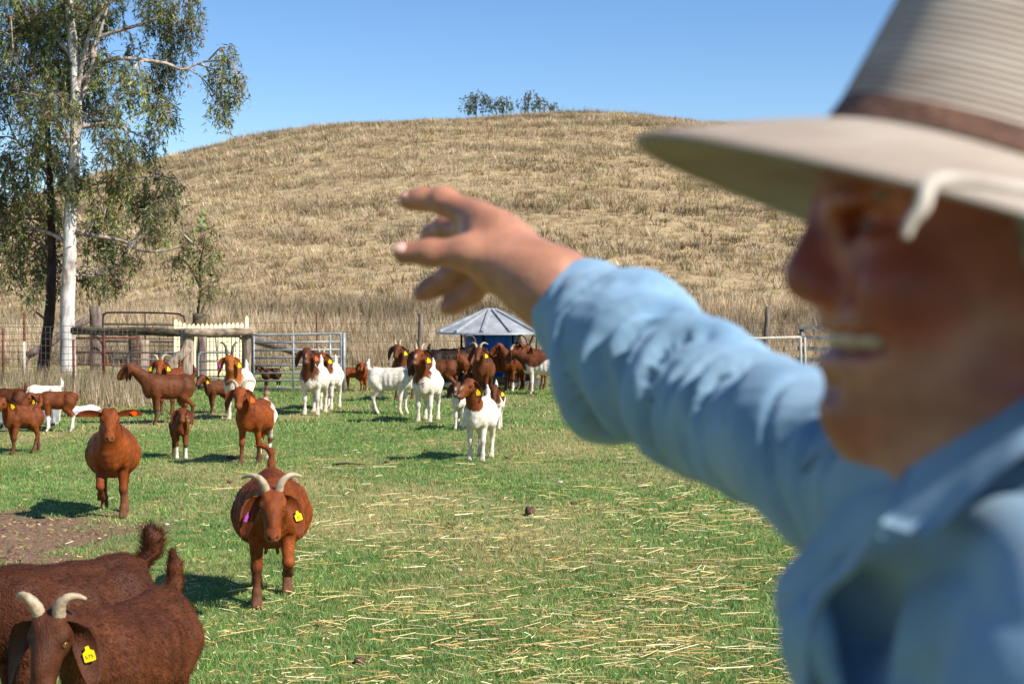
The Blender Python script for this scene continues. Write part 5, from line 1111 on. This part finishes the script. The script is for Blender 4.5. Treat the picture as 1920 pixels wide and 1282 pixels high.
A = FSH; T_ = nrm(CU - FSH); al = (V - A) @ T_; rad = (V - A) - al[:, None] * T_; e1 = nrm(np.cross(T_, [0, 0, 1])); e2 = np.cross(T_, e1); th = np.arctan2(rad @ e2, rad @ e1)
wf = sstep(np.minimum(g['torso'], g['near']) - g['far'], -.03, .03)
q1 = al + .022 * np.sin(th + .9) + .010 * np.sin(2 * th + 2.1) + .042 * vnoise(V, 7, 51) + .012 * vnoise(V, 20, 52)
s3 = np.sin(2 * np.pi * q1 / .088) + .75 * np.sin(2 * np.pi * q1 / .057 + 1.7) + .45 * np.sin(2 * np.pi * q1 / .031 + .5) * vnoise(V, 12, 54)
fold = (.25 + .75 * sstep(vnoise(V, 10, 53), -.5, .4)) * (-.0200 * np.exp(-(s3 / .30) ** 2) + .0075 * s3) + .004 + .0022 * vnoise(V * [1, 1, .5], 60, 56)
cuffw = sstep(.06 - np.abs((V - CO) @ ax), 0, .04) * sstep(.11 - np.linalg.norm(V - CO, axis=1), 0, .03); fold *= (1 - .75 * cuffw); da_ = (V - CO) @ ax; fold += (-.005 * np.exp(-((da_ + .050) / .004) ** 2) + .0025 * sstep(da_, -.052, -.046)) * sstep(.13 - np.linalg.norm(V - CO, axis=1), 0, .03)
tor = .0045 * ridge((V @ np.array([38., 22, 44])) + 2.2 * vnoise(V, 8, 55)) * (.4 + .6 * sstep(vnoise(V, 7, 57), -.2, .6)) + .003 * vnoise(V, 28, 58)
ra = (V - NSH); seam = -.004 * np.exp(-((np.linalg.norm(ra * [1, .8, 1], axis=1) - .066) / .005) ** 2)
nrf = .005 * ridge(np.pi * ((V[:, 2] - NSH[2]) / .05 + .4 * np.sin(V[:, 0] * 40)) + vnoise(V, 14, 61)) * sstep(-(V[:, 2] - NSH[2]), .02, .06)
wn2 = sstep(np.minimum(g['torso'], g['far']) - g['near'], -.02, .03)
V = V + N * (wf * fold + (1 - wf) * (1 - wn2) * tor + wn2 * (nrf + tor * .4) + seam * (1 - wf))[:, None]
sh = obj('shirt', V, Q, 'shirt', man)
def sheet(name, rowA, rowB, bulge, thick, m, parent, nu=26, nv=7, bdir=(0, -1, .3)):
    A_ = smoothpath(rowA, max(2, nu // (len(rowA) - 1))); B_ = smoothpath(rowB, max(2, nu // (len(rowB) - 1))); n = min(len(A_), len(B_)); A_, B_ = A_[:n], B_[:n]
    bd = nrm(bdir); Vv = []
    for sgn in (0, 1):
        for j in range(nv):
            t_ = j / (nv - 1); row = A_ * (1 - t_) + B_ * t_ + bd * bulge * math.sin(math.pi * min(1, t_ * 1.0)) + bd * thick * sgn; Vv.append(row)
    Vv = np.concatenate(Vv); K = n * nv; ff = []
    for j in range(nv - 1):
        for i in range(n - 1): a = j * n + i; ff.append((a, a + 1, a + n + 1, a + n)); ff.append((a + n + K, a + n + 1 + K, a + 1 + K, a + K))
    bdv = list(range(n)) + [j * n + n - 1 for j in range(1, nv)] + [(nv - 1) * n + i for i in range(n - 2, -1, -1)] + [j * n for j in range(nv - 2, 0, -1)]
    for i in range(len(bdv)): a, c = bdv[i], bdv[(i + 1) % len(bdv)]; ff.append((a, c, c + K, a + K))
    return obj(name, Vv, np.array(ff), m, parent)
ft = [(1692, 884, .668), (1770, 838, .655), (1850, 792, .650), (1930, 742, .652), (2040, 690, .675), (2110, 660, .73)]
fo = [(1648, 985, .640), (1735, 1000, .612), (1830, 925, .600), (1940, 838, .600), (2120, 770, .630), (2200, 745, .73)]
for q in (-1, 1):
    mir = lambda p: np.array([p[0], (p[1] if q < 0 else -p[1]), p[2]])
    sheet('collar', [mir(pp(*p)) for p in ft], [mir(pp(*p)) for p in fo], .006, .004, 'shirt', sh, bdir=(0, -1 if q < 0 else 1, .4))
pl = [(1640, 1000, .665), (1580, 1070, .70), (1534, 1110, .722), (1512, 1170, .73), (1500, 1290, .733), (1490, 1420, .735)]
sheet('placket', [pp(*p) for p in pl], [pp(p[0] + 22, p[1] + 4, p[2] - .035) for p in pl], .002, .004, 'shirt', sh, nv=4, bdir=(-1, -.4, .2))
for px, py in ((1505, 1192), (1494, 1395)): blob('button', pp(px + 2, py, .715), (.0035, .0055, .0055), 'button', parent=sh)
# trousers and boots
s = SDF(); s.ell(np.array([.31, .73, .93]) - mo, (.125, .17, .12), .05)
for q, dx in ((-1, .02), (1, -.03)):
    hpj = np.array([.31, .73 + q * .09, .88]) - mo; knj = np.array([.29 + dx * .5, .73 + q * .105, .48]) - mo; anj = np.array([.32 + dx, .73 + q * .11, .12]) - mo
    s.cone(hpj, knj, .095, .072, .04); s.cone(knj, anj, .07, .062, .03)
V, Q = s.mesh(.014); N = s.grad(V, .005); V = V + N * (.004 * vnoise(V, 22, 71))[:, None]; obj('trousers', V, Q, 'trouser', man)
for q, dx in ((-1, .02), (1, -.03)):
    an = np.array([.32 + dx, .73 + q * .11, 0]) - mo; s = SDF(); s.cone(an + [0, 0, .16], an + [.01, 0, .06], .05, .05, .02); s.cone(an + [.03, 0, .042], an + [-.15, 0, .038], .042, .038, .03); V, Q = s.mesh(.01); V[:, 2] = np.maximum(V[:, 2], 0.0); obj('boot', V, Q, 'boot', man)

# hat ---------------------------------------------------------------
TL = R(20); fh = np.array([-math.cos(TL), 0, math.sin(TL)]); uh = np.array([math.sin(TL), 0, math.cos(TL)]); sh_ = np.array([0, 1., 0])
Fp = P(1553, 232, HD); HC = Fp - fh * .102 - mo
def hatmesh(name, rings, n, parent, m, rows=True, close=False):
    Vv, rw = [], []
    for f_ in rings:
        pts, row = f_; Vv.append(pts); rw += [row] * n
    Vv = np.concatenate(Vv); R_ = len(rings); ff = [(i * n + k_, i * n + (k_ + 1) % n, (i + 1) * n + (k_ + 1) % n, (i + 1) * n + k_) for i in range(R_ - 1) for k_ in range(n)]
    me = meshdata(name, Vv, np.array(ff), m); a = me.attributes.new('row', 'FLOAT', 'POINT'); a.data.foreach_set('value', np.array(rw, np.float32))
    o = bpy.data.objects.new(name, me); COL.objects.link(o); o.parent = parent
    return o
n = 96; TH = np.linspace(0, 2 * np.pi, n, endpoint=False); cs, sn_ = np.cos(TH), np.sin(TH)       # 0 = front, sin>0 = far side
def ring(a, bq, z): return HC + np.outer(cs * a, fh) + np.outer(sn_ * bq, sh_) + np.outer(np.broadcast_to(z, (n,)), uh)
rings = []
for i in range(22):
    t_ = i / 21; a = .102 - .020 * t_; bq = .083 - .018 * t_; rings.append((ring(a, bq, .122 * t_ + .006 * cs * t_), t_ * .122 / .0034))
for t_ in (.93, .8, .6, .4, .2, .02): rings.append((ring(.082 * t_, .065 * t_, .122 - .028 * (1 - t_) + .006 * cs), 24 + (1 - t_) * 12))
hat = hatmesh('hat', rings, n, man, M['hat'])
def brim(r, dz):
    a = np.abs(sn_); near = (sn_ < 0)
    wd = .089 * (cs > 0) * cs ** 2 + .080 * sn_ ** 2 + .085 * (cs <= 0) * cs ** 2
    wd = wd * (1 - .16 * np.sin(2 * TH) ** 2 * (cs > 0))
    drop = (.040 * (cs > 0) * cs ** 2 + np.where(near, .036, .030) * sn_ ** 2 + .030 * (cs <= 0) * cs ** 2) * r ** 1.15
    return HC + np.outer(cs * (.102 + wd * r), fh) + np.outer(sn_ * (.083 + wd * r), sh_) + np.outer(-drop + dz, uh)
rr = np.linspace(-.03, 1, 18)
rings = [(brim(max(r, 0) if r > 0 else 0, .0016), r * .09 / .0034) for r in rr] + [(brim(1.012, 0), 17.5)] + [(brim(max(r, 0), -.0022), r * .09 / .0034) for r in rr[::-1]]
hatmesh('brim', rings, n, hat, M['hat'])
rings = [(ring(.1035 - .004 * t_, .0845 - .004 * t_, 0.003 + .013 * t_), 0) for t_ in np.linspace(0, 1, 6)]; bnd = hatmesh('hat_band', rings, n, hat, M['band'])
def brimpt(th_, r, dz=.004):
    c_, s_ = math.cos(th_), math.sin(th_); wd = (.089 if c_ > 0 else .085) * c_ * c_ + .080 * s_ * s_; wd *= 1 - (.16 * math.sin(2 * th_) ** 2 if c_ > 0 else 0)
    drop = ((.040 if c_ > 0 else .030) * c_ * c_ + (.036 if s_ < 0 else .030) * s_ * s_) * r ** 1.15
    return HC + c_ * (.102 + wd * r) * fh + s_ * (.083 + wd * r) * sh_ + (-drop + dz) * uh
best = min((abs(CX + F * (q_[0] + mo[0]) / (q_[1] + mo[1]) - 1748), t_) for t_ in np.linspace(-2.2, -.5, 300) for q_ in [brimpt(t_, 1.0)])[1]
eg = brimpt(best, 1.02, .002); de = eg[1] + mo[1] - .002
cp = smoothpath([pp(1698, 446, de), pp(1710, 415, de), pp(1730, 388, de), eg, brimpt(best - .06, .93), brimpt(best - .2, .82), brimpt(best - .36, .72), brimpt(best - .5, .5), brimpt(best - .58, .12)], 6)
MB().tube(cp, np.interp(np.linspace(0, 1, len(cp)), [0, .3, .5, 1], [.0012, .0026, .0020, .0014]), 8, 1.4).obj('chin_cord', 'cord', hat, True)
